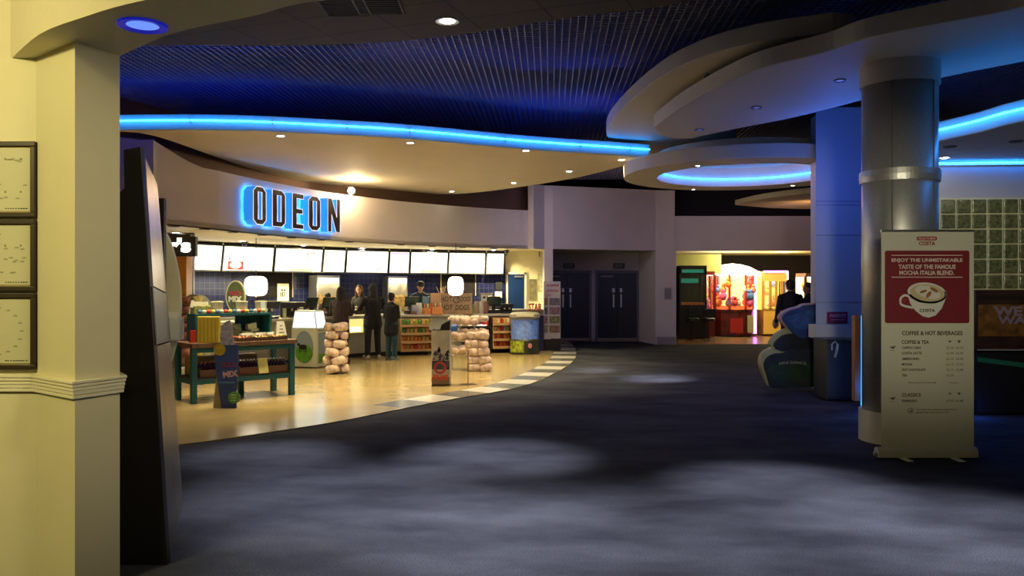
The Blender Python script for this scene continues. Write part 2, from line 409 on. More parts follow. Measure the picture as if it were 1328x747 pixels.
fas = mat('canopy_fascia_paint', (.60,.56,.46), .65, noise=.02)
z1_ = 3.9
bl1 = sm([CE(px,py,z1_) for px,py in ((848,165),(880,141),(930,113),(986,89),(1069,68),(1122,50),(1220,30),(1328,8),(1440,-40))],5)
bl1b = sm([CE(px,py,z1_) for px,py in ((1440,60),(1328,80),(1213,103),(1118,130),(1027,153),(945,169),(891,180),(862,177),(848,165))],5)
canopy('blade_canopy', bl1+bl1b[:-1], z1_, z1_+.19, fas, 'low pointed cream ceiling blade resting over the silver column')
z2_ = 4.2
b2 = sm([CE(px,py,z2_) for px,py in ((806,193),(788,178),(790,162),(817,132),(862,97),(916,72),(986,54),(1081,41))],5)
b2r = sm([(3.5,8.4),(3.25,9.5),(3.1,11),(3.4,13),(4.0,14.9),(2.95,16.4),(2.3,15.9)],5)
canopy('crescent_canopy', b2+b2r, z2_, z2_+.2, fas, 'large crescent shaped cream canopy behind the pointed blade')
# cables hanging between the blades
cb = MB(); x,y,_ = P(919,107,9.5)
cb.tube([P(914,106,9.9),P(914,100,9.9),P(917,96,9.9),P(926,103,9.9),P(934,98,9.9),P(940,93,9.9),P(948,98,9.9),P(944,102,9.9)],.010,6)
cb.build('loose_cable', black, label='loose black cables curling on top of the pointed blade', cat='cable')
# ring canopy
rx,ry,rr,ri = 4.12,14.5,2.12,1.52
ring = thing('ring_canopy', 'round cream ceiling ring with blue neon inside its opening', 'ceiling canopy', (rx,ry,0))
MB().lathe([(rr,3.56),(rr,3.78),(ri,3.78),(ri,3.56)], n=72, closed=True).build('ring_body', soffit_m, ring, bevel=.008)
MB().lathe([(ri-.002,3.92),(ri-.002,3.98)], n=72).build('recess_top', soffit_m, ring)
MB().lathe([(ri+.03,3.78),(ri+.03,3.96),(ri,3.96),(ri,3.78)], n=72, closed=True).build('upstand', soffit_m, ring)
MB().tube([((ri-.05)*math.cos(2*math.pi*k/64),(ri-.05)*math.sin(2*math.pi*k/64),3.70) for k in range(64)],.013,8,True).build('neon_tube', neon_m, ring, label='glowing cyan neon hoop')
# far blade
z3=3.55
fb = sm([CE(953,266,z3),CE(990,258,z3),CE(1058,250,z3),CE(1120,250,z3)],4)+sm([CE(1120,268,z3),CE(1058,271,z3),CE(1000,270,z3)],4)
canopy('far_blade_canopy', fb, z3, z3+.12, soffit_m, 'small orange lit ceiling blade beyond the neon ring')
# Costa area canopy
cz2=3.28
ce_ = [(5.7,10.6),(X(1213,9.5),9.5),(X(1328,8.3),8.3),(8.0,6.2)]
ce_ = sm([(5.0,10.9),(X(1180,9.95),9.95),(X(1213,9.5),9.5),(X(1270,8.9),8.9),(X(1328,8.3),8.3),(5.75,7.2)],4)
ccan = canopy('costa_canopy', ce_+[(9.5,7.2),(9.5,10.9)], cz2, cz2+.23, fas, 'straight edged canopy with blue neon fascia right of the silver column')
def toward(pl,d): return offset(pl,d)
MB().tube([(x,y,cz2+.12) for x,y in toward(ce_,.05)],.013,8).build('neon_tube', neon_m, ccan, label='glowing cyan neon tube')
gw = [(5.3,10.994),(5.5,10.98),(9.5,10.7)]
bluew = mat('costa_wall_paint', (.42,.42,.48), .6)
MB().ribbon(gw, 0, 3.29, .15).build('wall_costa', bluew, kind='structure')
cove = [(5.3,10.94),(5.5,10.92),(9.4,10.64)]
cv = thing('cove_neon', 'straight blue neon line where the wall meets the low canopy', 'neon light')
MB().tube([(x,y,cz2-.03) for x,y in cove],.011,8).build('neon_tube', neon_m, cv)
MB().ribbon([(x,y+.03) for x,y in cove], cz2-.055, cz2-.04, .05).build('neon_shelf', white_p, cv)

# --- downlights
ring_b = mat('downlight_trim_blue', (.05,.06,.3), .3, .5)
def downlight(name, x, y, z, label, group=None, r=.05, lens=glow_white, trim=white_p, n=14):
    t = thing(name, label, 'ceiling light', (x,y,z), 0, group)
    MB().lathe([(r,0),(r*1.5,0),(r*1.5,-.012),(r,-.006)], n=n, closed=True).build('trim_ring', trim, t)
    MB().lathe([(r*.99,-.004),(r*.6,-.012)], n=n).build('lens', lens, t)
    return t
warm_lens = em('warm_lens', (1,.85,.55), 45)
d0 = None
for px,py in ((364,176),(532,185),(682,195),(806,207),(738,222),(666,237),(586,248)):
    x,y = CE(px,py,cz)
    if d0 is None: d0 = downlight('canopy_downlight', x,y,cz,'small bright downlight in the cream soffit of the neon canopy','downlights of the neon canopy')
    else: dup(d0,(x,y,cz))
x,y = CE(446,247,cz)
x,y,a_ = hit(446,BK)
sp = thing('sign_spotlight','glaring warm spotlight fixed to the bulkhead edge above the last letter','ceiling light',(x+.18,y-.1,Z(248,y)),0)
MB().ell((0,0,0),(.075,.075,.075),16).build('bulb', em('spot_bulb',(1,.85,.55),60), sp, smooth=True)
MB().tube([(0,0,.05),(-.2,.12,.12)],.012,8).build('bracket', black, sp)
q = downlight('ceiling_downlight', *CE(580,27,4.6), 4.6, 'single bright round light in the charcoal ceiling tiles', r=.09)
dim_lens = em('dim_blue_lens', (.15,.3,1), .8)
q = downlight('beam_downlight', *CE(185,32,2.86), 2.86, 'blue ringed round downlight in the curved cream beam', r=.075, lens=dim_lens, trim=mat('blue_trim',(.02,.03,.5),.25,.3, em=(.01,.02,.8), es=.25), n=28)
q0=None
dl_dark = em('dark_lens',(.12,.15,.5),.6)
trim_dk = mat('dark_trim',(.05,.05,.15),.3,.5)
for px,py in ((1089,104),(981,139),(907,168)):
    x,y = CE(px,py,z1_)
    if q0 is None: q0 = downlight('blade_downlight',x,y,z1_,'unlit blue rimmed downlight under the pointed ceiling blade','downlights of the pointed blade',lens=dl_dark,trim=trim_dk,r=.045)
    else: dup(q0,(x,y,z1_))
x,y = CE(873,190,z2_); dup(q0,(x,y,z2_),0,'small unlit downlight under the tip of the crescent canopy')['group']='crescent downlight'
q1=None
for px,py in ((905,214.5),(899,245.5),(1028,240)):
    x,y = CE(px,py,3.56)
    if q1 is None: q1 = downlight('ring_downlight',x,y,3.56,'small bright downlight in the round ceiling ring','downlights of the ring',r=.032)
    else: dup(q1,(x,y,3.56))
x,y=CE(1222,205,cz2)
downlight('costa_downlight',x,y-.05,cz2,'bright downlight close beside the silver column under the low canopy',r=.05)
for i,(px,py) in enumerate(((1232,190),(1318,183))):
    x,y=CE(px,py,cz2); downlight('costa_spot_fitting',x,y,cz2,'unlit dark recessed fitting under the low blue edged canopy','dark fittings of the low canopy',lens=black,trim=black)
k0=None
for px,py in ((226,289.6),(265,295.3),(302,299.9),(340,304),(378,307.8),(416,311),(453,314),(520,318),(560,320),(600,321.5),(640,323)):
    x,y,a_ = hit(px, offset(BK,-.25))
    if k0 is None: k0 = downlight('counter_spot_fitting',x,y,2.6,'small dark downlight fitting along the edge of the low counter ceiling','dark fittings over the counter',lens=black,trim=black,r=.06)
    else: dup(k0,(x,y,2.6))
k1=None
for px,off in ((228,-1.3),(314,-2.0),(393,-2.2),(470,-2.3),(560,-1.6),(640,-1.0)):
    x,y,a_ = hit(px, offset(BK,off))
    if k1 is None: k1 = downlight('counter_downlight',x,y,2.6,'warm lit downlight in the low ceiling over the counter','lit downlights over the counter',lens=warm_lens,r=.07)
    else: dup(k1,(x,y,2.6))

# --- sign ODEON
sign_line = offset(BK, .02); front_line = offset(BK, .24)
let_face = mat('sign_letter_face', (.035,.028,.03), .4, noise=.3, scale=5)
let_side = mat('sign_letter_side', (.06,.30,.75), .4, em=(.02,.32,1), es=.5)
let_rim = em('sign_letter_rim', (.9,.8,.85), 1.0)
halo_m = em('sign_halo_led', (.02,.3,1), 22)
H_=.69
def L_O():
    c=.28; return [(c,0),(1-c,0),(1,.12),(1,.88),(1-c,1),(c,1),(0,.88),(0,.12)],[(.38,.14),(.66,.14),(.66,.86),(.38,.86)]
def L_D():
    c=.28; return [(0,0),(1-c,0),(1,.12),(1,.88),(1-c,1),(0,1)],[(.38,.14),(.66,.14),(.66,.86),(.38,.86)]
def L_E(): return [(0,0),(1,0),(1,.14),(.4,.14),(.4,.43),(.92,.43),(.92,.57),(.4,.57),(.4,.86),(1,.86),(1,1),(0,1)],None
def L_N(): return [(0,0),(.3,0),(.3,.52),(.66,0),(1,0),(1,1),(.72,1),(.72,.45),(.32,1),(0,1)],None
letters = [('O',328.3,345,L_O,'capital letter O, first of the blue-lit cinema sign'),('D',353,370,L_D,'capital letter D of the blue-lit cinema sign'),('E',379,393.5,L_E,'capital letter E in the middle of the blue-lit cinema sign'),('O',400,415.5,L_O,'capital letter O between E and N of the blue-lit sign'),('N',425,441,L_N,'capital letter N ending the blue-lit cinema sign')]
for ch,p0,p1,fn,lab in letters:
    xa,ya,_ = hit(p0,front_line); xb,yb,_ = hit(p1,front_line)
    d = Vector((xb-xa,yb-ya,0)); w = d.length; d.normalize(); nrm = Vector((d.y,-d.x,0))
    cyc = (ya+yb)/2; zb = 2.735+ (0.01 if ch=='N' else 0)
    t = thing('sign_letter', lab, 'sign letter', (xa,ya,zb), math.atan2(d.y,d.x), 'letters of the cinema sign')
    out,hole = fn()
    def pt(p,y): return (p[0]*w, y, p[1]*H_)
    # face ring / side shells, local: x along, -y to the viewer
    def shell(pts, y0, y1, grow=0):
        m=MB(); n=len(pts); cxx=sum(p[0] for p in pts)/n; 
        vs=[pt(p,y0) for p in pts]+[pt(p,y1) for p in pts]
        m.add(vs,[(i,(i+1)%n,(i+1)%n+n,i+n) for i in range(n)]); return m
    fm = MB()
    if hole:
        # bridge outer and hole as two half polygons
        o=out
        def inside(p): return p
        lft=[p for p in o]
        h=hole
        bot=[p for p in o if p[1]<.5]; top=[p for p in o if p[1]>=.5]
        xs=sorted(o)
        # four strips
        def quad(a): 
            fm.ext([pt(p,0) for p in a],(0,.02,0))
        if ch=='O':
            quad([(0,.12),(.28,0),(.38,0),(.38,.14),(.38,.5),(.38,.86),(.38,1),(.28,1),(0,.88)])
        else:
            quad([(0,0),(.38,0),(.38,1),(0,1)])
        quad([(.66,0),(.72,0),(1,.12),(1,.88),(.72,1),(.66,1)])
        quad([(.38,0),(.66,0),(.66,.14),(.38,.14)]); quad([(.38,.86),(.66,.86),(.66,1),(.38,1)])
    else: fm.ext([pt(p,0) for p in out],(0,.02,0))
    fm.build('letter_face', let_face, t)
    sh = shell(out,.012,.20)
    if hole: sh.v += shell(hole,.012,.20).v; n_=len(out)*2; sh.f += [[i+n_ for i in f] for f in shell(hole,.012,.20).f]
    sh.build('letter_side', let_side, t, label='blue lit side of the letter')
    rm = MB(); rm.tube([pt(p,-.002) for p in out],.008,4,True)
    if hole: rm.tube([pt(p,-.002) for p in hole],.011,4,True)
    rm.build('letter_rim', let_rim, t, label='pale glowing rim of the letter')
    hm = MB(); hm.tube([pt((p[0]*.9+.05,p[1]*.94+.03),.205) for p in out],.011,5,True)
    hm.build('halo_light', halo_m, t, label='blue light tube behind the letter')

# --- doors in the recess
dk = mat('black_door', (.012,.013,.02), .35); frame_d = mat('door_frame', (.10,.09,.11), .4)
def double_door(px0,px1,name,n):
    x0,x1 = X(px0,23.95),X(px1,23.95); t = thing(name, None, None, ((x0+x1)/2,23.97,0)); t['kind']='structure'
    w=(x1-x0)/2
    MB().box(-w-.07,-w,-.03,.03,0,2.02).box(w,w+.07,-.03,.03,0,2.02).box(-w-.07,w+.07,-.03,.03,2.0,2.08).build('door_frame', frame_d, t, bevel=.004)
    for s_ in (-1,1):
        lf = MB().box(min(0,s_*w)+.004,max(0,s_*w)-.004,-.02,.02,.1,2.0).build('door_leaf', dk, t, bevel=.003)
        MB().box(s_*.11-.02,s_*.11+.02,-.05,-.03,1.0,1.38).box(s_*.11-.035,s_*.11+.035,-.025,-.02,1.44,1.56).build('door_handle', chrome, lf)
        MB().box(min(0,s_*w)+.01,max(0,s_*w)-.01,-.026,-.021,.02,.1).build('kick_plate', mat('kick_plate',(.25,.2,.15),.4), lf)
    MB().box(-w+.1,-w+.45,-.06,-.02,1.88,1.93).build('door_closer', mat('closer_grey',(.2,.2,.22),.4), t)
double_door(706,764,'door_1',1); double_door(775,826,'door_2',2)
ex = mat('exit_sign_box',(.03,.035,.03),.5); ext_ = mat('exit_sign_text',(.22,.25,.2),.6)
for px,lab in ((738,'dark exit sign above the doors beside the poster stand'),(803,'dark exit sign above the doors nearer the arcade')):
    x,y,z=P(px,345,23.93); t=thing('exit_sign',lab,'sign',(x,23.93,z-.07))
    MB().box(-.16,.16,-.03,.07,0,.15).build('sign_box',ex,t,bevel=.005); text('lettering','EXIT',(0,-.031,.075),(1,0,0),(0,0,1),.22,.09,ext_,t,.002,.02)
sk = mat('skirting_paint',(.28,.26,.28),.5)
MB().ribbon([(4.0,22.57),(4.51,22.57)],0,.22,.05).build('baseboard_right', sk, kind='structure')
MB().ribbon([(2.3,23.97),(3.72,23.97)],0,.1,.03).build('baseboard_doors', sk, kind='structure')
x,y,z=P(866,381,22.58)
MB().box(x-.09,x+.09,y-.03,y,z-.14,z+.16).build('wall_notice', mat('grey_notice',(.22,.2,.26),.5), label='small grey notice panel on the pier beside the arcade', cat='notice')

# --- round metal column, white pillar, glass blocks
colc=(X(1166.5,8.52),8.52)
alu = mat('brushed_aluminium_cladding', (.55,.54,.50), .42, .75, noise=.06, scale=30)
col = thing('round_column', 'big silver clad round column behind the coffee banner', 'column', (*colc,0))
MB().lathe([(.365,.3),(.365,3.68)],n=64).build('shaft', alu, col, smooth=False)
for p in col.children: 
    for f in p.data.polygons: f.use_smooth = len(f.vertices)==4
cap_m = mat('column_collar_paint',(.55,.52,.44),.6)
MB().lathe([(.36,3.68),(.385,3.68),(.385,3.9),(.36,3.9)],n=64,closed=True).build('capital', cap_m, col)
MB().lathe([(.36,2.68),(.385,2.68),(.39,2.74),(.385,2.8),(.36,2.8)],n=64,closed=True).build('band', alu, col)
MB().lathe([(.36,0),(.395,0),(.395,.32),(.36,.32)],n=64,closed=True).build('plinth', cap_m, col)
sm_ = MB()
for th in (-2.2,-1.0,.9,2.4): 
    cx_,cy_=.366*math.cos(th),.366*math.sin(th); sm_.box(cx_-.006,cx_+.006,cy_-.006,cy_+.006,.32,3.68)
sm_.build('seam', mat('seam_dark',(.25,.25,.24),.4,.6), col)
pw = mat('pillar_paint', (.50,.50,.52), .6)
MB().prism([(X(1058,12.2),12.2),(5.75,12.2),(5.75,13.0),(4.75,13.0),(X(1062,12.5),12.4)],0,4.28).build('wall_pillar', pw, kind='structure')
m=MB(); z_=[Z(261,12.2),Z(266,12.2),Z(305,12.2),Z(392,12.2)]
for zz in z_: m.box(X(1058,12.2),5.75,12.192,12.2,zz-.004,zz+.004)
m.build('trim_5', mat('panel_joint',(.2,.2,.25),.5), kind='structure')
MB().box(X(1055,12),X(1100,12),11.95,12.2,Z(438,12.0),Z(421,12.0)).build('trim_6', pw, kind='structure')
# glass blocks
gbw = thing('glass_block_panel','panel of square glass blocks in the wall right of the column','glass blocks',(0,0,0))
glass_b = mat('glass_block', (.13,.15,.08), .15, noise=.5, scale=25, bump=.6, spec=.8)
grout = mat('glass_block_grout', (.60,.60,.40), .6)
gx0,gz0 = 5.73,1.57; bs=.201
d=(Vector((9.5,10.7))-Vector((5.5,10.98))).normalized(); dv=Vector((d.x,d.y,0)); o=Vector((gx0,0,0)); o.y=10.98+(gx0-5.5)*(d.y/d.x)-.012
MM = Matrix.Translation(o) @ Matrix.Rotation(math.atan2(d.y,d.x),4,'Z')
MB(MM).box(-.012,bs*9,-.01,.01,gz0-.01,gz0+bs*6+.012).build('grout_panel', grout, gbw)
for i in range(9):
    for j in range(6):
        b_=MB(MM); b_.box(i*bs+.012,(i+1)*bs-.008,-.028,.0,gz0+j*bs+.008,gz0+(j+1)*bs-.010)
        ob=b_.build('glass_block', glass_b, gbw, bevel=.012)
# ================================================================ THE FILM STANDEE (foreground left)
st = thing('display_standee','tall dark leaning display stand with metallic side beside the cream pilaster','display stand',(0,0,0))
dk_f = mat('standee_black_board',(.010,.008,.006),.35,noise=.2,scale=2)
yb=4.7
A_=(X(217,yb),yb,0); B_=(X(183,yb),yb,Z(190,yb)); 
fr=[(-2.31,yb,0),A_,B_,(X(160,yb),yb,Z(194,yb)),(X(161,yb),yb,Z(244,yb)),(X(150,yb),yb,Z(253,yb)),(-2.31,yb,Z(256,yb))]
MB().ext([(x,y,z) for x,y,z in fr],(0,.05,0)).build('front_board',dk_f,st,bevel=.004)
ft=(X(202,5.5),5.5,Z(232,5.5)); fb_=(X(236,6.1),6.1,0)
def lerp(a,b,t): return tuple(a[i]+(b[i]-a[i])*t for i in range(3))
def sideq(t0,t1,m,name,dx=0,lab=None,far1=1):
    n0=lerp(A_,B_,t0); n1_=lerp(A_,B_,t1); f0=lerp(fb_,ft,t0); f1=lerp(fb_,ft,t1)
    q=[n0,f0,f1,n1_]; q=[(x+dx,y+.02,z) for x,y,z in q]
    return MB().hexa(q,[(x-.03-.0,y,z) for x,y,z in q]).build(name,m,st,label=lab)
side_metal = mat('standee_bronze_panel',(.55,.38,.26),.28,.7,noise=.15,scale=3)
side_grey = mat('standee_gunmetal_panel',(.16,.14,.11),.35,.6,noise=.25,scale=4)
sideq(0,.52,side_grey,'lower_side_panel'); sideq(.525,.665,dk_f,'side_band',.004); sideq(.67,.985,side_metal,'upper_side_panel',0,'glossy bronze upper side panel')
y0=5.75
MB().box(X(203,y0),X(212.5,y0),y0,y0+.04,Z(462,y0),Z(257,y0)).build('rear_fin',dk_f,st)
y1=6.0; lc=X(213,y1)
pts=[]
for k in range(25):
    t=k/24; z=Z(485,y1)+(Z(300,y1)-Z(485,y1))*t; w=.118*math.sin(math.pi*t)**.75
    pts.append((w,z))
out_=[(lc-w,z) for w,z in pts]+[(lc+w,z) for w,z in pts[::-1][1:-1]]
MB().ext([(x,y1,z) for x,z in out_],(0,.035,0)).build('curved_panel',mat('pearl_metal_panel',(.62,.58,.42),.45,noise=.12,scale=3),st,label='pale pearly pointed oval panel')
clear = mat('clear_acrylic',(.75,.78,.75),.08,spec=.8,alpha=.35)
ya=5.9
lh=MB(); lh.box(X(212,ya),X(234,ya),ya-.03,ya-.027,Z(440,ya),Z(412,ya)); lh.box(X(233.5,ya),X(234.5,ya),ya-.03,ya+.06,Z(440,ya),Z(411,ya)); lh.box(X(212,ya),X(234,ya),ya-.03,ya+.06,Z(441,ya),Z(439.5,ya))
lh.build('leaflet_holder',clear,st)
MB().box(X(213,ya),X(230,ya),ya,ya+.03,Z(439,ya),Z(405,ya)).build('leaflet',paper,st)
# ================================================================ PICTURE FRAMES
fr_m=mat('dark_frame_wood',(.035,.022,.012),.4); gold=mat('gold_mount',(.42,.33,.10),.4,.3)
prt=mat('certificate_paper',(.52,.50,.33),.5)
inkm=mat('faded_ink',(.22,.23,.14),.7)
rp0=random.Random(4)
labs=['topmost of the three dark framed certificates on the cream wall','middle of the three dark framed certificates on the cream wall','lowest dark framed certificate, just above the dado rail']
for i,(pa,pb) in enumerate(((184,282),(284.5,377.5),(380,479))):
    Yf=4.49; xr=X(48,Yf); zt,zb=Z(pa,Yf),Z(pb,Yf); h=zt-zb; w=.46
    t=thing('picture_frame',labs[i],'picture frame',(xr-w/2,Yf+.008,zb),0,'framed certificates')
    b=.027
    MB().box(-w/2,w/2,-.03,0,0,b).box(-w/2,w/2,-.03,0,h-b,h).box(-w/2,-w/2+b,-.03,0,b,h-b).box(w/2-b,w/2,-.03,0,b,h-b).build('frame',fr_m,t,bevel=.004)
    MB().box(-w/2+b,w/2-b,-.012,-.006,b,h-b).build('mount',gold,t)
    g=.007
    pr=MB().box(-w/2+b+g,w/2-b-g,-.015,-.0125,b+g,h-b-g).build('print',prt,t)
    rnd=random.Random(i*7+3); dm=MB()
    # faint engraved marks
    for k in range(26 if i<2 else 18):
        if i==2:
            a=2*math.pi*k/18; cx_=.15*math.cos(a); cz_=h/2+.13*math.sin(a); 
        else: cx_=rnd.uniform(-.17,.17); cz_=rnd.choice([.10,.17,.24,.31])+rnd.uniform(-.012,.012)
        dm.box(cx_-.012,cx_+.012,-.0162,-.0155,cz_-.0015,cz_+.0015); dm.box(cx_-.006,cx_+.009,-.0162,-.0155,cz_+.004,cz_+.006)
    if i<2:
        for cx_ in (.06,.145,-.03,-.12):
            for cz_ in (.32,.14) if i==0 else (.25,): dm.ell((cx_,-.0155,cz_),(.006,.0012,.006),8)
    dm.build('engraving',inkm,pr)
    cp_=MB()
    for k in range(9): cp_.box(.06+k*.014,.06+k*.014+rp0.uniform(.006,.012),-.0162,-.0155,b+.019,b+.024)
    cp_.build('caption',black,pr)
# ================================================================ COFFEE BANNER
yb=7.62; bx0,bx1=X(1143,yb),X(1263,yb); bw=bx1-bx0
def U(px): return (px-1143)/120*bw
def V(py): return Z(py,yb)
bn=thing('roller_banner','cream roller banner advertising coffee in front of the silver column','banner',(bx0,yb,0))
bcol=mat('banner_vinyl',(.54,.52,.40),.5)
MB().box(0,bw,0,.004,.09,V(299)).build('banner_sheet',bcol,bn)
cs=MB(); cs.tube([(-.04,.02,.055),(bw+.03,.02,.055)],.05,16); cs.box(-.04,bw+.03,-.03,.09,.01,.05)
cs.build('cassette',mat('banner_base_plastic',(.48,.46,.38),.45),bn,bevel=.006)
MB().box(-.004,bw+.004,-.008,.014,V(299)-.012,V(299)+.008).build('top_rail',chrome,bn)
MB().tube([(bw/2,.06,.05),(bw/2,.05,V(300))],.009,8).build('support_pole',chrome,bn)
for xx in (.19,bw-.2): MB().cbox((xx,0,.008),.06,.34,.012).build('foot',mat('banner_foot',(.6,.58,.5),.4),bn,bevel=.004)
red=mat('coffee_poster_red',(.17,.012,.018),.5)
def rrect(x0,x1,z0,z1,r,y,n=5):
    o=[]
    for cx_,cz_,a0 in ((x1-r,z1-r,0),(x0+r,z1-r,90),(x0+r,z0+r,180),(x1-r,z0+r,270)):
        for k in range(n+1):
            a=math.radians(a0+90*k/n); o.append((cx_+r*math.cos(a),y,cz_+r*math.sin(a)))
    return o[::-1]
pp=MB().ext(rrect(U(1147.5),U(1257),V(419),V(325),.02,-.0025),(0,.002,0)).build('red_panel',red,bn)
lt=mat('banner_pale_print',(.62,.50,.42),.6); brn=mat('banner_brown_print',(.10,.055,.035),.6); rdt=mat('banner_red_print',(.28,.02,.03),.5); blk=mat('banner_black_print',(.02,.02,.02),.6)
def bt(s,px0,px1,py,h,m,par=bn,bold=.02,y=-.003,nm='lettering'): return text(nm,s,((U(px0)+U(px1))/2,y,V(py)),(1,0,0),(0,0,1),U(px1)-U(px0),h*yb/F,m,par,.0012,bold)
bt('ENJOY THE UNMISTAKABLE',1156,1248,338,6.0,lt,pp,.03); bt('TASTE OF THE FAMOUS',1165,1239,346,5.8,lt,pp,.03); bt('MOCHA ITALIA BLEND.',1166,1237,353.7,5.8,lt,pp,.03)
MB().box(U(1156),U(1248),-.0036,-.003,V(331.6),V(330.6)).box(U(1156),U(1248),-.0036,-.003,V(360),V(359)).build('rule_line',lt,pp)
cupw=mat('printed_cup_white',(.62,.60,.52),.5); crema=mat('printed_crema',(.52,.42,.22),.5); coff=mat('printed_coffee',(.30,.11,.03),.5)
def el(cx_,cy_,rx_,ry_,y,rot=0,n=28): 
    return [(U(cx_+rx_*math.cos(t)*math.cos(rot)-ry_*math.sin(t)*math.sin(rot)),y,V(cy_-rx_*math.cos(t)*math.sin(rot)-ry_*math.sin(t)*math.cos(rot))) for t in [-2*math.pi*k/n for k in range(n)]]
cup=MB(); 
body=[(1177,382)]+[(1180,393),(1187,403),(1196,410),(1204,412),(1213,409),(1221,400),(1226,388),(1227,378)]
cup.ext([(U(a),-.0042,V(b)) for a,b in body[::-1]],(0,.001,0)); cup.ext(el(1202,380,25.5,13.5,-.0042,-.12),(0,.001,0))
cu_o=cup.build('cup_print',cupw,pp)
hd=MB(); hd.tube([(U(a),-.0045,V(b)) for a,b in sm([(1180,385),(1173,383),(1168,387),(1168,394),(1174,397),(1184,399)],4)],.012,6); hd.v=[Vector((v.x,-.0035+(v.y+.0045)*.06,v.z)) for v in hd.v]; hd.build('cup_handle_print',cupw,pp)
MB().ext(el(1202.5,380,22.5,10.8,-.0052,-.12),(0,.001,0)).build('crema_print',crema,pp)
MB().ext(el(1203,379,17,7.5,-.0058,-.3),(0,.0005,0)).build('foam_print',cupw,pp)
cm=MB(); cm.ext(el(1204,382,5,2.4,-.0066,.9,14),(0,.0005,0)); cm.ext(el(1211,376,6,2.0,-.0066,-.5,14),(0,.0005,0)); cm.ext(el(1197,378,5,1.8,-.0066,.3,14),(0,.0005,0)); cm.build('bean_print',coff,pp)
bt('COSTA',1192,1212,402.6,4.2,blk,pp,.03,-.0055)
MB().ext(el(1173,390,3,3,-.005,0,14),(0,.0005,0)).build('bean_dot',rdt,pp)
MB().ext(rrect(U(1189),U(1215),V(311.8),V(306.8),.012,-.0025),(0,.002,0)).build('logo_bar',rdt,bn)
bt('PROUD TO SERVE',1191,1213,309.3,2.6,lt,bn,.02,-.004); bt('COSTA',1191.5,1212.5,315.6,5,rdt,bn,.035)
bt('COFFEE & HOT BEVERAGES',1169.5,1248,432,5.4,brn,bn,.025)
bt('COFFEE & TEA',1169,1204.5,443.6,4.8,brn)
rows=[('CAPPUCCINO',1194,451,1),('COSTA LATTE',1195,458,1),('AMERICANO',1192,465.3,1),('MOCHA',1183,472.4,1),('HOT CHOCOLATE',1200,479.5,1),('TEA',1176,486.7,0)]
obs=[];prs=[]
for s,px1,py,two in rows:
    obs.append(bt(s,1169.5,px1,py,3.3,brn)); prs.append(bt('£2.%d5'%(random.randint(1,4)),1227,1236.5,py,2.8,brn,bn,0))
    if two: prs.append(bt('£2.%d5'%(random.randint(4,8)),1239.5,1249,py,2.8,brn,bn,0))
bt('CLASSICS',1169.5,1194,512,4.8,brn); obs.append(bt('ESPRESSO',1169.5,1189,519.8,3.3,brn)); prs.append(bt('£1.55',1227,1236.5,519.8,2.8,brn,bn,0)); prs.append(bt('£1.85',1239.5,1249,519.8,2.8,brn,bn,0))
obs.append(bt('Add a syrup for an extra 40p',1177,1214,496.3,2.2,brn,bn,0)); obs.append(bt('Per pump',1231,1242,496.3,2.2,brn,bn,0))
obs.append(bt('This item is not suitable for people with nut',1188,1241,531.2,2.4,brn,bn,0)); obs.append(bt('allergies. Please ask a member of staff',1188,1230,535,2.4,brn,bn,0))

ic=MB()
for px,py,s in ((1231.5,443,1),(1243.5,443,1.25),(1231.5,510.5,.9),(1243.5,510.5,1.1)):
    a,b_=U(px),V(py); w=.011*s; ic.ext([(a-w,-.003,b_+.009*s),(a-w*.5,-.003,b_-.009*s),(a+w*.5,-.003,b_-.009*s),(a+w,-.003,b_+.009*s)],(0,.001,0)); ic.box(a+w,a+w*1.6,-.003,-.002,b_,b_+.006)
for px,py in ((1157,450),(1157,516)):
    a,b_=U(px),V(py); ic.ext([(a-.03,-.003,b_),(a+.01,-.003,b_-.02),(a+.035,-.003,b_+.012),(a+.005,-.003,b_+.004)],(0,.001,0)); ic.box(a-.022,a+.022,-.003,-.002,b_-.034,b_-.031)
n_=20; a,b_=U(1180.5),V(532.6)
ic.add([(a+rr_*math.cos(2*math.pi*k/n_),-.0025,b_+rr_*math.sin(2*math.pi*k/n_)) for rr_ in (.027,.022) for k in range(n_)],[(k,(k+1)%n_,(k+1)%n_+n_,k+n_) for k in range(n_)]); ic.ext([(a-.01,-.003,b_-.008),(a+.012,-.003,b_+.012),(a+.012,-.003,b_-.01)],(0,.001,0))
ic.build('cup_icon',brn,bn)
# ================================================================ COFFEE COUNTER behind the column
cb_=thing('coffee_counter','black coffee counter with orange end panel and blue light strips behind the column','counter',(0,0,0))
x0,x1=X(1105,11.2),5.72
MB().box(x0+.03,x1,10.5,10.85,.08,1.2).build('counter_body',black,cb_,bevel=.01)
MB().box(x0-.02,x1+.02,10.45,10.87,1.2,1.25).build('countertop',mat('counter_oak',(.30,.17,.08),.4),cb_,bevel=.006)
orange=mat('orange_panel',(.42,.15,.035),.45,noise=.08,scale=6)
led=em('blue_led_strip',(.03,.40,1),4)
ox0=X(1105.5,10.48); ox1=X(1115.5,10.43)
MB().box(ox0,ox1,10.40,10.5,Z(519,10.48),Z(409,10.48)).build('orange_panel',orange,cb_)
MB().box(ox1+.01,ox1+.055,10.40,10.43,.08,Z(409,10.48)).build('led_strip',led,cb_)
MB().box(X(1261,10.4),X(1266,10.4),10.4,10.46,Z(454,10.4),Z(412,10.4)).build('led_strip',led,cb_)
wr=thing('menu_lightbox','orange and black poster panel on the coffee bar right of the banner','poster',(0,0,0))
px0=X(1265.5,10.3)
wm=mat('poster_dark_orange',(.16,.07,.015),.5,noise=.6,scale=9)
MB().box(px0,px0+2.3,10.3,10.36,Z(455,10.3),Z(376,10.3)).build('poster_board',mat('poster_maroon',(.035,.015,.014),.45,noise=.4,scale=6),wr)
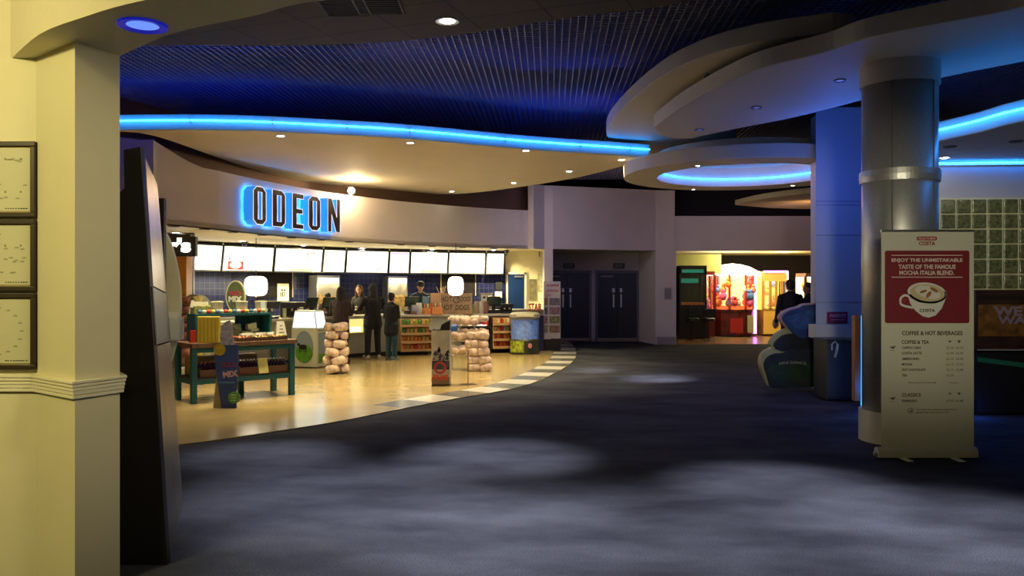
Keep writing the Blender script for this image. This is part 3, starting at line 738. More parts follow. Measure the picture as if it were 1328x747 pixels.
MB().box(px0+.03,px0+2.3,10.296,10.3,Z(436,10.3),Z(395,10.3)).build('poster_print',wm,wr)
pt_=mat('poster_lilac_letters',(.22,.18,.28),.6)
text('lettering','WE A',(X(1289,10.29),10.295,Z(403.5,10.29)),(1,0,0),(0,0,1),.58,.12,pt_,wr,.002,.04,align='L')
text('lettering','WA',(X(1294,10.29),10.295,Z(415,10.29)),(1,0,0),(0,0,1),.36,.10,pt_,wr,.002,.04,align='L')
MB().box(px0,px0+2.3,10.292,10.297,Z(388,10.3),Z(383,10.3)).build('poster_band',mat('poster_band_dark',(.012,.008,.008),.5),wr)
bb_=thing('coffee_bar','long black coffee bar front with a green stripe under the poster','counter',(0,0,0))
MB().box(px0-.04,px0+2.4,10.37,10.66,.05,Z(376,10.3)).build('bar_body',black,bb_)
MB().box(px0-.04,px0+2.4,10.2,10.36,.02,Z(457,10.3)).build('bar_front',black,bb_)
MB().hexa([(px0-.04,10.19,Z(469,10.19)),(px0+2.4,10.19,Z(469,10.19)-.32),(px0+2.4,10.19,Z(463,10.19)-.32),(px0-.04,10.19,Z(463,10.19))],[(px0-.04,10.2,Z(469,10.19)),(px0+2.4,10.2,Z(469,10.19)-.32),(px0+2.4,10.2,Z(463,10.19)-.32),(px0-.04,10.2,Z(463,10.19))]).build('green_stripe',mat('green_stripe',(.01,.14,.08),.5),bb_)
MB().box(px0-.04,px0+2.4,10.185,10.2,Z(454.5,10.19),Z(453,10.19)).build('edge_trim',mat('thin_trim',(.3,.3,.32),.4),bb_)
# red sign + dark cabinet by the pillar
YY=12.14
t=thing('red_sign','small dark red sign with white lettering on the white pillar','sign',(X(1086,YY),YY,Z(412,YY)))
w=X(1099,YY)-X(1073,YY); MB().box(-w/2,w/2,-.015,.015,-.085,.085).build('sign_board',mat('maroon_sign',(.22,.01,.05),.5),t,bevel=.004)
text('lettering','PARENTS',(0,-.016,.03),(1,0,0),(0,0,1),.23,.05,mat('pink_letters',(.6,.35,.45),.6),t,.002,.02); MB().box(-.1,.1,-.0175,-.016,-.035,-.025).build('rule_line',MATS['pink_letters'],t)
t=thing('black_cabinet','plain black cabinet standing at the foot of the white pillar','cabinet',(X(1083,11.7),11.62,0))
w=X(1107,11.4)-X(1064,11.4)
MB().box(-w/2,w/2,-.2,.3,.02,Z(440,11.4)).build('cabinet_body',black,t,bevel=.012)
MB().box(-w/2+.02,w/2-.02,-.212,-.2,.06,Z(446,11.4)).build('cabinet_door',mat('black_door_panel',(.02,.02,.024),.45),t,bevel=.006)
gt=MB(); gt.tube([(-.17,-.24,.72),(-.17,-.24,.80),(-.13,-.24,.84),(-.09,-.24,.80),(-.09,-.24,.72)],.012,6); gt.tube([(-.13,-.24,.62),(-.11,-.25,.7),(-.09,-.24,.8)],.02,6)
gt.build('padlock_chain',mat('pale_metal',(.4,.42,.45),.4,.3),t,label='pale metal clip on the cabinet front')
# ================================================================ LEAF SHAPED RIDE / STACKED DISPLAY
yk=12.6
kd=thing('leaf_display','three tier leaf shaped children\'s game cabinet with blue top in front of the arcade','game cabinet',(0,0,0))
def outl(pl,y): return [(X(a,y),y,Z(b,y)) for a,b in pl]
base=sm([(1059,501),(1000,502)],1)+sm([(997,500),(990,484),(986,470),(989,459),(997,453),(1008,450),(1013,455)],4)+[(1030,452),(1059,452)]
rimm=mat('cream_edge_moulding',(.62,.60,.28),.4); rimp=mat('pink_edge_moulding',(.6,.25,.25),.4)
cab=mat('cabinet_navy_green',(.008,.014,.016),.5,noise=.5,scale=6)
crm=mat('cream_side_moulding',(.42,.40,.18),.4,noise=.15,scale=5); pk=mat('pink_side_moulding',(.45,.30,.30),.4)
MB().ext(outl(base[::-1],yk+.02),(0,.15,0)).build('lower_cabinet',crm,kd,bevel=.01,label='pale yellow curved side moulding')
mid=sm([(1059,455),(1012,455)],1)+sm([(1003,452),(999,446),(1003,438),(1012,430),(1024,426),(1034,430)],4)+[(1059,432)]
MB().ext(outl(mid[::-1],yk+.06),(0,.14,0)).build('middle_shell',crm,kd,bevel=.01,label='pale yellow curved side moulding')
top=sm([(1059,437),(1040,438),(1028,432),(1012,416),(1012,408),(1022,401),(1036,397),(1042,394),(1059,393)],4)
MB().ext(outl(top[::-1],yk+.03),(0,.12,0)).build('blue_leaf',pk,kd,bevel=.015,label='pinkish leaf shaped rim')
bf=sm([(1060,502),(1001,503)],1)+sm([(998,500),(995,488),(991,474),(995,464),(1004,459),(1014,458)],4)+[(1030,453),(1060,453)]
MB().ext(outl(bf[::-1],yk-.02),(0,.06,0)).build('lower_front',cab,kd,bevel=.006)
mf=sm([(1060,456),(1014,456)],1)+sm([(1006,453),(1004,447),(1009,440),(1018,434),(1034,432)],4)+[(1060,433)]
MB().ext(outl(mf[::-1],yk+.01),(0,.06,0)).build('middle_front',mat('middle_shell_black',(.012,.011,.012),.4),kd,bevel=.006)
tf=sm([(1060,438),(1041,439),(1029,432),(1016,416),(1016,409),(1024,403),(1037,399),(1043,396),(1060,395)],4)
MB().ext(outl(tf[::-1],yk+.0),(0,.05,0)).build('leaf_front',mat('leaf_blue',(.016,.05,.16),.4,noise=.2,scale=5),kd,bevel=.006,label='blue leaf shaped front')
gs=MB().ext(outl([(1057,494),(1004,494),(996,480),(1000,472),(1020,474),(1040,470),(1057,473)][::-1],yk-.03),(0,.01,0)).build('scene_print',mat('scene_green',(.008,.035,.008),.5,noise=.5,scale=8),kd)
gm_=mat('game_letters',(.30,.33,.22),.6)
fig=MB().ext(outl([(1031,474),(1029,480),(1031,488),(1027,492),(1024,492),(1028,484),(1026,478),(1029,473)],yk-.018),(0,.004,0)).build('figure_print',gm_,kd)
t_=text('lettering','MINI DANCE',(X(1027,yk),yk-.036,Z(471.5,yk)),(1,0,0),(0,0,1),.42,.045,gm_,kd,.003,.02)
for v_ in t_.data.vertices:
    dx=(v_.co.x-X(1027,yk))/.21; v_.co.z+= .022*(1-dx*dx)
gl=MB().ext(outl([(1057,428),(1032,426),(1018,412),(1030,408),(1057,400)][::-1],yk-.008),(0,.01,0)).build('leaf_print',mat('leaf_light_blue',(.03,.09,.25),.4,noise=.4,scale=12),kd)
# ================================================================ ARCADE
MB().box(4.55,6.55,25.6,25.7,2.0,2.62).build('trim_7', mat('lime_paint',(.62,.60,.24),.6), kind='structure')
MB().prism([(4.54,22.8),(12,22.8),(12,30),(4.54,30)],2.75,2.8).build('ceiling_arcade', mat('arcade_ceiling_paint',(.60,.55,.28),.7), kind='structure')
MB().box(4.4,12,30.5,30.6,0,2.8).build('wall_arcade', mat('arcade_back_wall',(.02,.012,.012),.8), kind='structure')
a0=thing('arcade_machine','dark arcade cabinet glowing green behind glass at the arcade entrance edge','arcade machine',(X(896,25.2),25.2,0))
w=.42
dkc=mat('dark_cabinet_shell',(.015,.012,.012),.4)
MB().box(-w,w,-.3,.4,.05,1.05).box(-w,-w+.06,-.3,.4,1.05,2.2).box(w-.06,w,-.3,.4,1.05,2.2).box(-w,w,-.3,.4,2.0,2.25).box(-w,w,.3,.4,1.05,2.1).build('cabinet_shell',dkc,a0,bevel=.01)
MB().box(-w+.08,w-.1,-.32,-.3,2.03,2.13).build('green_marquee',em('green_marquee',(.04,.5,.3),.25),a0); MB().box(-w+.1,w-.12,.28,.3,1.72,1.86).build('green_tube',em('green_tube',(.04,.6,.35),.25),a0)
MB().box(-w+.06,w-.06,-.2,.3,1.05,1.12).build('prize_bed',mat('prize_bed_orange',(.5,.15,.03),.6,noise=.7,scale=20,em=(.6,.15,.03),es=.12),a0)
MB().box(-w+.06,w-.06,-.295,-.29,1.06,2.0).build('glass_front',mat('tinted_glass',(.25,.3,.2),.05,alpha=.18),a0)
for k,(dx,hh) in enumerate(((917,.95),(897,1.0))):
    s_=thing('stool','dark stool with padded back in front of the arcade machines','stool',(X(dx,24.5),24.3,0),0,'dark stools at the arcade')
    MB().lathe([(.17,.58),(.19,.6),(.19,.66),(.15,.68)],n=16).build('seat',black,s_); MB().lathe([(.03,.03),(.03,.6)],n=8).build('pole',black,s_); MB().lathe([(.2,0),(.19,.03),(.03,.05)],n=16).build('base',black,s_)
    MB().box(-.17,.17,-.2,-.16,.7,hh).build('backrest',black,s_,bevel=.03)
# small claw machine left of the round one
def glow(n,c,s=1.0): return mat(n,tuple(min(1,v) for v in c),.5,em=c,es=s)
rp=random.Random(5)
pr_cols=[(.9,.08,.05),(.95,.6,.1),(.9,.85,.7),(.85,.15,.4),(.2,.35,.8),(.95,.35,.08)]
prm=[mat('plush_%s'%n,c,.8) for n,c in zip(('red','yellow','cream','pink','blue','orange'),pr_cols)]
def prizes(parent,xr,yr,zr,n,r):
    for k in range(n):
        c=(rp.uniform(*xr),rp.uniform(*yr),rp.uniform(*zr)); m_=MB(); s=r*rp.uniform(.8,1.3)
        m_.ell(c,(s,s*.8,s),10); m_.ell((c[0],c[1]-.02,c[2]+s*1.1),(s*.6,s*.6,s*.6),8); m_.ell((c[0]-s*.5,c[1],c[2]+s*1.6),s*.25,6); m_.ell((c[0]+s*.5,c[1],c[2]+s*1.6),s*.25,6)
        m_.build('plush_prize',prm[rp.randrange(6)],parent,smooth=True)
def claw(name,label,px0,px1,Y,ztop,col_,backc,es,np_,posts=((0,1)),dep=.9):
    xa,xb=X(px0,Y),X(px1,Y); w=(xb-xa)/2; t=thing(name,label,'arcade machine',((xa+xb)/2,Y,0))
    fm=mat(name+'_frame',col_,.4)
    MB().box(-w,w,0,dep,.05,.85).build('base_cabinet',mat(name+'_base',tuple(c*.35 for c in col_),.4,noise=.5,scale=6),t,bevel=.01)
    m_=MB()
    for xx in posts: m_.box(xx*w-.04,xx*w+.04,0,.06,.85,ztop-.12)
    m_.box(-w,w,0,.06,.82,.9); m_.build('frame_posts',fm,t)
    MB().box(-w,w,dep-.05,dep,.85,ztop-.1).build('back_panel',glow(name+'_back',backc,es),t)
    MB().box(-w,w,0,dep,ztop-.14,ztop-.02).build('top_panel',fm,t)
    MB().box(-w+.04,w-.04,.1,dep-.06,ztop-.15,ztop-.141).build('light_panel',em(name+'_light',(1,.9,.7),6),t)
    MB().box(-w,w,.008,.012,.9,ztop-.14).build('glass_front',mat('clear_glass',(.8,.8,.8),.03,alpha=.08),t)
    prizes(t,(-w+.15,w-.15),(.2,dep-.25),(.95,1.2),np_,.11); prizes(t,(-w+.15,w-.15),(dep-.25,dep-.2),(1.25,ztop-.4),np_//2,.10)
    cl=MB(); cl.tube([(0,.4,ztop-.15),(0,.4,ztop-.45)],.012,6)
    for k in range(3):
        a=k*2.1; cl.tube([(0,.4,ztop-.45),(.1*math.cos(a),.4+.1*math.sin(a),ztop-.52),(.04*math.cos(a),.4+.04*math.sin(a),ztop-.64)],.01,6)
    cl.build('grabber',chrome,t); return t
m1=claw('crane_machine','red lit crane machine half hidden left of the domed prize machine',911,927,25.3,2.1,(.35,.03,.03),(1,.25,.12),1.0,6,(-1,1))
# round domed machine
xa,xb=X(929,25.8),X(986,25.8); cx_=(xa+xb)/2; R0=(xb-xa)/2
dm_=thing('domed_prize_machine','big round prize machine with glowing white bulb canopy and red posts','arcade machine',(cx_,26.5,0))
MB().lathe([(R0,.08),(R0,.78),(R0+.03,.82),(R0+.03,.88)],n=8).build('base_drum',mat('dark_red_base',(.12,.015,.015),.35,noise=.6,scale=5),dm_)
MB().lathe([(R0*.96,0),(R0*.96,.08)],n=8).build('kick_base',black,dm_)
MB().box(R0*.45,R0*.72,-R0*.95,-R0*.85,.15,.7).build('coin_panel',mat('cream_coin_panel',(.55,.52,.3),.5),dm_); MB().box(-.25,.15,-R0*1.0,-R0*.9,.15,.6).build('prize_door',mat('red_prize_door',(.45,.03,.03),.4),dm_)
for k in range(8):
    a=math.pi/8+k*math.pi/4; MB().box(-.035,.035,-.035,.035,0,0).tube([(R0*.96*math.cos(a),R0*.96*math.sin(a),.88),(R0*.96*math.cos(a),R0*.96*math.sin(a),1.98)],.04,8).build('red_post',mat('red_post',(.55,.04,.02),.4),dm_)
MB().lathe([(.42,.88),(.42,1.95)],n=8).build('centre_core',glow('core_glow',(1,.62,.22),1.3),dm_)
MB().lathe([(R0*.96,.88),(R0*.96,1.0),(.5,1.0)],n=8).build('prize_ledge',glow('ledge_glow',(.9,.2,.06),.5),dm_)
MB().lathe([(R0*.95,.9),(R0*.95,1.97)],n=8).build('glass_wall',MATS['clear_glass'],dm_)
for k in range(26):
    a=rp.uniform(math.pi*1.05,math.pi*1.95); rr_=rp.uniform(.5,.68)*R0/.69; s=rp.uniform(.07,.12); z=rp.choice([1.08,1.1,1.3,1.5,1.7])
    MB().ell((rr_*math.cos(a),rr_*math.sin(a),z),(s,s,s*1.2),9).ell((rr_*math.cos(a),rr_*math.sin(a)-.02,z+s*1.4),s*.6,8).build('plush_prize',prm[rp.randrange(6)],dm_,smooth=True)
pr=[(R0+.08,1.98),(R0+.12,2.04),(R0+.08,2.12),(R0*.8,2.24),(R0*.4,2.32),(.05,2.35)]
MB().lathe(pr,n=32).build('bulb_canopy',em('bulb_canopy',(1,.95,.75),5),dm_,smooth=True,label='glowing white domed canopy of bulbs')
bl_=MB()
for k in range(32):
    a=2*math.pi*k/32; bl_.ell(((R0+.14)*math.cos(a),(R0+.14)*math.sin(a),2.05),.05,6)
bl_.build('bulb_ring',em('bulb_ring',(1,.95,.8),7),dm_)
MB().tube([(R0*.95,-R0*.38,.1),(R0*.95,-R0*.38,1.98)],.05,8).build('purple_tube',em('purple_tube',(.75,.2,1),5),dm_,label='glowing lilac corner tube')
yel_m=claw('drop_ball_machine','yellow ball drop machine with a lilac lit top right of the domed machine',990,1021,26.4,2.12,(.75,.45,.06),(.75,.62,.12),.75,4,(-1,-.4,.1,.55,1))
w=(X(1021,26.4)-X(990,26.4))/2
MB().box(-w,w,-.03,-.005,.08,.82).build('yellow_front',glow('yellow_front',(.62,.36,.04),.35),yel_m); MB().ext([(.0+.11*math.cos(t_),-.035,.42+.17*math.sin(t_)) for t_ in [-k*math.pi/8 for k in range(16)]],(0,.008,0)).build('grey_drop',mat('grey_drop',(.2,.17,.12),.5),yel_m)
MB().box(-w,w,-.06,0,1.78,2.0).build('marquee',glow('marquee_orange',(.85,.35,.06),.9),yel_m); MB().box(-w,w,-.05,.0,2.06,2.12).build('lilac_tube',em('lilac_tube',(.8,.2,1),5),yel_m); MB().box(w-.03,w+.02,-.06,-.02,1.2,2.1).build('white_tube',em('side_white_tube',(1,.85,1),4),yel_m)
m3=claw('pusher_machine','bright yellow white arcade machine seen behind the second person',1045,1075,25.6,2.05,(.3,.15,.08),(1,.85,.4),1.6,4,(-1,1))
for px,py in ((951,338),(987,338)):
    downlight('arcade_downlight',X(px,25.0),25.0,2.75,'tiny bright downlight in the arcade ceiling','arcade ceiling downlights',r=.04)
x,y,z=P(925,327,23.2)
dcm=[]
def dome(x,y,z,lab):
    t=thing('dome_camera',lab,'security camera',(x,y,z)); MB().lathe([(.07,0),(.07,-.03),(.055,-.04)],n=16).build('mount',black,t); MB().ell((0,0,-.05),(.055,.055,.055),14).build('dome',black_gloss,t,smooth=True)
dome(x,y,2.74,'small dark dome camera in the arcade entrance ceiling')
for px,py,lab in ((317,316,'dome camera over the second menu board'),(496,320,'dome camera over the middle menu boards'),(657,324,'dome camera by the staff door end of the counter')):
    x,y,_=hit(px,offset(BK,-2.2 if px<600 else -.9)); dome(x,y,2.6,lab)
# ================================================================ MENU BOARDS
mw_=em('menu_glow_white',(1,.97,.84),1.9); mfr=mat('menu_frame',(.10,.095,.08),.4,.4)
cols={'yel':(.95,.85,.35),'pink':(.95,.55,.8),'red':(.55,.06,.03),'brown':(.35,.25,.15),'white':(1,.98,.9),'grey':(.5,.5,.45)}
mp_={k:em('menu_print_'+k,v,1.0 if k!='pink' else 1.15) for k,v in cols.items()}
spans=[(250,286,'first lit menu board at the sign end of the counter'),(287.5,353,'lit menu board with a red and white coffee cup picture'),(355,416.5,'wide lit menu board right of the coffee board, small dark picture'),(418,446.5,'narrow pale yellow menu board above the first popcorn warmer'),(448,502.5,'wide white menu board above the customers'),(504,530,'narrow pink edged menu board above the second popcorn warmer'),(531.5,580,'lit menu board with a pale yellow strip near its foot'),(581,628.5,'lit menu board with pink top corners'),(630,653,'last small menu board nearest the staff door')]
MW=offset(BW,.18)
for i,(a,b,lab) in enumerate(spans):
    xa,ya,_=hit(a,MW); xb,yb2,_=hit(b,MW); d=Vector((xb-xa,yb2-ya)); w=d.length; ang=math.atan2(d.y,d.x)
    t=thing('menu_board',lab,'menu board',(xa,ya,1.94),ang,'lit menu boards'); t.rotation_euler=(math.radians(9),0,ang)
    h=.60
    MB().box(0,w,0,.1,0,h).build('menu_frame',mfr,t,bevel=.004)
    MB().box(.025,w-.02,-.006,.0,.035,h-.025).build('lit_panel',mw_,t)
    pc=[]
    if i==1:
        MB().box(.10*w,.40*w,-.009,-.006,.05,.24).build('print',mp_['red'],t); MB().ext([(.25*w+.15*math.cos(k*math.pi/8),-.012,.16+.085*math.sin(k*math.pi/8)) for k in range(16)][::-1],(0,.003,0)).build('cup_print',mp_['white'],t)
        m_=MB().box(.11*w,.13*w,-.009,-.006,.26,.36).box(.37*w,.39*w,-.009,-.006,.26,.36).build('print_side',mp_['brown'],t)
    elif i in (0,2,4,6):
        q=MB()
        for k in range(5): 
            x_=rp.uniform(.1,.85)*w; z_=rp.uniform(.08,.5); q.box(x_,x_+rp.uniform(.03,.1),-.008,-.006,z_,z_+.012)
        q.build('print',mp_['grey'],t)
        if i in (2,6): 
            MB().box(.66*w,.69*w,-.009,-.006,.3,.5).box(.69*w,.84*w,-.009,-.006,.48,.51).build('picture_print',mp_['brown'],t); MB().box(.3*w,.8*w,-.008,-.006,.04,.1).build('strip_print',mp_['yel'],t)
        if i==4: MB().tube([(.7*w,-.008,.06),(.78*w,-.008,.16),(.84*w,-.008,.18),(.88*w,-.008,.1),(.84*w,-.008,.05)],.012,5).build('picture_print',mp_['brown'],t)
    elif i==3: MB().box(.03,w-.03,-.008,-.006,.04,h-.03).build('print',em('menu_pale_yellow',(1,.95,.5),2.0),t)
    elif i==5: MB().box(.03,w-.03,-.008,-.006,h-.1,h-.03).box(.03,w-.03,-.008,-.006,.04,.08).build('print',mp_['pink'],t)
    elif i==7: MB().box(.03,.1,-.008,-.006,h-.2,h-.04).box(w-.1,w-.03,-.008,-.006,h-.2,h-.04).build('print',mp_['pink'],t)
    for xx in (.0,): MB().box(-.012,.012,.02,.05,h,h+.09).build('hanging_bracket',white_p,t)
MB().ribbon(offset(BW,.12)[4:],2.47,2.56,.03).build('trim_8',mat('valance_black',(.02,.017,.012),.5),kind='structure')
# ================================================================ COUNTER
CT=sm([(-5.32,14.95),(-5.1,15.35),(-4.47,17.0),(-3.3,18.65),(-2.07,19.3),(-.45,19.8),(.5,20.05)],6)
ct=thing('serving_counter','long curved serving counter with pale top below the lit menu boards','counter',(0,0,0))
cf=mat('counter_front_laminate',(.30,.29,.22),.4,noise=.06,scale=5)
MB().ribbon(CT,.1,.9,.55).build('counter_front',cf,ct)
MB().ribbon(offset(CT,.06),.9,.95,.68).build('countertop',mat('pale_worktop',(.52,.49,.38),.3,noise=.1,scale=20),ct)
MB().ribbon(offset(CT,-.05),0,.1,.45).build('toe_kick',black,ct)
BC=offset(BW,.62)[4:]
bk=thing('back_counter','back counter along the navy tiled wall under the menus','counter',(0,0,0))
MB().ribbon(BC,0,.88,.45).build('cupboard_run',mat('steel_cupboard',(.25,.25,.24),.4,.5),bk); MB().ribbon(offset(BC,.02),.88,.92,.5).build('worktop',chrome,bk)
def on_ct(px,off=-.25):       # point on top of the counter
    x,y,a=hit(px,offset(CT,off)); return x,y,a
# lit display window in counter front
x,y,a=hit(461,offset(CT,.015)); t=thing('lit_food_display','yellow lit glass food display in the counter front between the first two customers','food display',(x,y,0),a)
MB().box(-.22,.22,-.03,0,.55,.9).build('display_frame',chrome,t); MB().box(-.2,.2,-.034,-.03,.57,.88).build('lit_window',em('display_glow',(.9,.75,.22),.9),t); MB().box(-.18,.12,-.037,-.034,.60,.70).build('bright_window',em('display_glow_bright',(1,.95,.6),2.5),t)
# snack racks in the counter front
bagc={'red':(.55,.03,.02),'orange':(.75,.22,.03),'green':(.08,.28,.03),'amber':(.62,.36,.08),'lime':(.40,.42,.05),'purple':(.2,.04,.15),'cream':(.62,.55,.35),'rust':(.24,.09,.06),'straw':(.50,.42,.12)}
bagm={k:mat('snack_bag_'+k,v,.35,noise=.35,scale=25) for k,v in bagc.items()}
def bag_mesh(w,h,d=.05,m=None,seed=0):
    b_=MB(); n=7; vs=[]; fs=[]
    r_=random.Random(seed)
    for s_ in (-1,1):
        for j in range(n):
            for i in range(n):
                u,v_=i/(n-1)*2-1,j/(n-1)*2-1
                th=d/2*max(0,(1-u**4))*max(0,(1-v_**4))+.001
                vs.append((u*w/2*(1-.06*(1-v_*v_)), s_*th*(1+r_.uniform(-.25,.25)), v_*h/2))
    for s_ in (0,1):
        for j in range(n-1):
            for i in range(n-1):
                k=s_*n*n+j*n+i; f=(k,k+1,k+n+1,k+n); fs.append(f if s_==0 else f[::-1])
    edge=[(i,0) for i in range(n)]+[(n-1,j) for j in range(1,n)]+[(i,n-1) for i in range(n-2,-1,-1)]+[(0,j) for j in range(n-2,0,-1)]
    for e in range(len(edge)):
        a=edge[e][1]*n+edge[e][0]; c=edge[(e+1)%len(edge)]; c=c[1]*n+c[0]; fs.append((a,a+n*n,c+n*n,c))
    b_.add(vs,fs); return b_
bag_proto={}
def snack_bag(kind,w,h,loc,rz,label,group,rx=0):
    key=(kind,round(w,3),round(h,3))
    if key not in bag_proto:
        o=bag_mesh(w,h,min(w,h)*.35,seed=len(bag_proto)).build('snack_bag',bagm[kind],smooth=True); tag(o,label,'snack bag',group); bag_proto[key]=o
    else:
        o=bag_proto[key].copy(); C.objects.link(o); o['label']=label; o['group']=group
    o.location=loc; o.rotation_euler=(rx,0,rz); return o
def rack(px0,px1,z0,z1,rows,name_l,grp,lab,frame_m,shelf_n=2):
    x0,y0,_=hit(px0,offset(CT,.02)); x1,y1,_=hit(px1,offset(CT,.02)); d=Vector((x1-x0,y1-y0)); w=d.length; a=math.atan2(d.y,d.x)
    t=thing('snack_rack',name_l,'snack rack',(x0,y0,0),a)
    MB().box(0,w,-.02,0,z0,z1).build('back_board',frame_m,t); MB().box(0,.025,-.24,0,z0,z1).build('side_panel',frame_m,t); MB().box(w-.025,w,-.24,0,z0,z1).build('side_panel',frame_m,t)
    n=len(rows); hs=(z1-z0)/n; dv=Vector((math.cos(a),math.sin(a),0)); nv=Vector((dv.y,-dv.x,0))
    for r_ in range(n):
        zz=z0+r_*hs; MB().box(0,w,-.26,0,zz,zz+.02).box(0,w,-.26,-.25,zz+.02,zz+.06).build('shelf',frame_m,t)
        kinds=rows[r_]; m_=len(kinds); bw_=(w-.08)/m_
        for k,kd_ in enumerate(kinds):
            hh=min(hs*.72,.24); c=Vector((x0,y0,0))+dv*(.04+bw_*(k+.5))+nv*.15
            snack_bag(kd_,bw_*.95,hh,(c.x,c.y,zz+.035+hh/2),a+rp.uniform(-.15,.15),lab,grp,rp.uniform(-.2,-.05))
    return t
rack(381,400,.12,.86,[['red','orange','red'],['orange','red','orange'],['red','lime','green'],['amber','red','lime']],'snack rack full of red and orange bags between the sweets table and the freezer','bags beside the freezer','small red and orange snack bag on the rack beside the freezer',tan)
rack(517,557,.1,.86,[['orange','amber','orange','red','orange','amber','orange'],['orange','amber','amber','orange','orange','lime','amber'],['green','amber','lime','amber','green','lime','amber'],['green','green','amber','lime','green','amber','lime']],'tan snack rack with green and amber bags behind the poster pillar','bags behind the pillar','small snack bag on the tan rack left of the poster pillar',tan)
rack(636,661,.12,.86,[['orange','red','orange','orange','red'],['orange','orange','red','amber','orange'],['cream','amber','red','cream','lime'],['amber','cream','red','amber','cream']],'tan snack rack with orange bags just left of the ice barrel','bags beside the ice barrel','small snack bag on the rack beside the ice barrel',tan)
rack(598,634,.12,.86,[['purple','red','orange','purple'],['amber','purple','red','cream'],['purple','green','purple','red']],'dark snack rack half hidden behind the bagged popcorn shelves','bags behind the popcorn shelves','dark wrapped snack bag on the rack behind the popcorn shelves',black)
# ================================================================ THINGS ON THE COUNTERS
def cup_stack(px,off,n,col_,lab,grp=None,r=.04,par_h=None):
    x,y,a=on_ct(px,off); o=MB(); h=.1
    o.lathe([(r*.75,0),(r,h)]+[(r*1.02,h+.004)],n=14)
    for k in range(n): o.lathe([(r*.97,h+.002+k*.014),(r*1.05,h+.010+k*.014)],n=14)
    b_=o.build('cup_stack',col_); b_.location=(x,y,.95); tag(b_,lab,'cups',grp)
cw=mat('cup_card_cream',(.62,.60,.40),.5); cr=mat('cup_card_orange',(.60,.22,.06),.5)
for px,off,n,m_,lab in ((369,-.1,8,cw,'pale cup stack at the counter end next to the teal shelf'),(391,-.1,9,cw,'pale cup stack left of the freezer top'),(399,-.35,11,cw,'taller pale cup stack left of the dark tills'),(519,-.3,6,cw,'pale cup stack beside the girl in jeans'),(606,-.05,7,cw,'pale cup stack in front of the wooden sign'),(613,-.2,9,mat('cup_green',(.3,.42,.2),.5),'pale green cup stack right of the wooden sign')):
    cup_stack(px,off,n,m_,lab)
def till(px,off,lab,flip=0,tilt=.3):
    x,y,a=on_ct(px,off); t=thing('till',lab,'till',(x,y,.95),a+flip)
    MB().box(-.16,.16,-.15,.15,0,.09).build('till_base',black,t,bevel=.01); MB().box(-.04,.04,-.03,.03,.09,.2).build('stand',black,t)
    MB().cbox((0,0,.3),.34,.03,.25,rx=tilt).build('screen',black,t,bevel=.008); MB().cbox((0,-.02,.3),.30,.005,.20,rx=tilt).build('screen_glass',mat('till_glass',(.03,.06,.05),.1),t)
    MB().box(.19,.25,-.05,.05,0,.03).cbox((.22,-.03,.1),.07,.02,.12,rx=-.4).build('card_reader',mat('card_reader_grey',(.3,.3,.3),.4),t)
till(404,-.3,'black till behind the freezer, first from the sign end'); till(426,-.3,'black till beside the long haired customer'); till(534,-.3,'dark till in front of the capped server'); till(640,-.3,'dark till near the staff door')
# red patch / small objects
def boxitem(name,lab,cat,px,off,w,d,h,m_,z=.95,grp=None,bev=.005,rot=0):
    x,y,a=on_ct(px,off); o=MB().box(-w/2,w/2,-d/2,d/2,0,h).build(name,m_,bevel=bev); o.location=(x,y,z); o.rotation_euler=(0,0,a+rot); return tag(o,lab,cat,grp)
boxitem('cone_box','small red snack box on the counter behind the freezer','box',416,-.05,.14,.1,.12,mat('box_red',(.4,.05,.03),.5))
boxitem('leaflet_card','leaning white card propped behind the freezer','card',405,-.02,.12,.02,.10,paper)
boxitem('steel_dispenser','shiny steel napkin dispenser in front of the capped server','dispenser',538,-.1,.16,.14,.22,chrome)
boxitem('tray_card','tall white menu card beside the napkin dispenser','card',543.5,-.12,.13,.03,.27,paper)
boxitem('brown_carton','brown carton beneath the napkin dispenser front','carton',537,.0,.12,.06,.08,mat('carton_brown',(.2,.08,.04),.6))
def tower(px,off,lab,mA,mB,h1):
    x,y,a=on_ct(px,off); t=thing('snack_display_box',lab,'display box',(x,y,.95),a)
    MB().box(-.13,.13,-.1,.1,0,h1*.35).build('tray',mA,t,bevel=.006); MB().box(-.13,.13,.06,.1,h1*.35,h1).build('header_card',mB,t,bevel=.006)
    for k in range(4): MB().lathe([(.022,h1*.3),(.026,h1*.35+.1)],-.09+.06*k,-.02,10).build('packet',[cr,cw,cr,cw][k],t)
tower(556,-.05,'orange display box of packets next to the capped server',cr,mat('header_blue',(.12,.2,.28),.5),.42)
tower(566,.02,'orange tray of packets just left of the wooden sign',cr,mat('header_tan',(.45,.25,.1),.5),.5)
# vase of feathers (party whistles)
x,y,a=on_ct(572,-.35); t=thing('straw_pot','pale pot bristling with pink and cream straws behind the wooden sign','pot',(x,y,.95))
MB().lathe([(.05,0),(.07,.48),(.06,.48)],n=14).build('pot',cw,t)
for k in range(14):
    a=rp.uniform(0,6.28); MB().tube([(0,0,.4),(.13*math.cos(a),.1*math.sin(a),.62+rp.uniform(-.05,.1))],.007,5).build('straw',mat('straw_'+('pink' if k%2 else 'cream'),((.6,.3,.35) if k%2 else (.6,.5,.35)),.5),t)
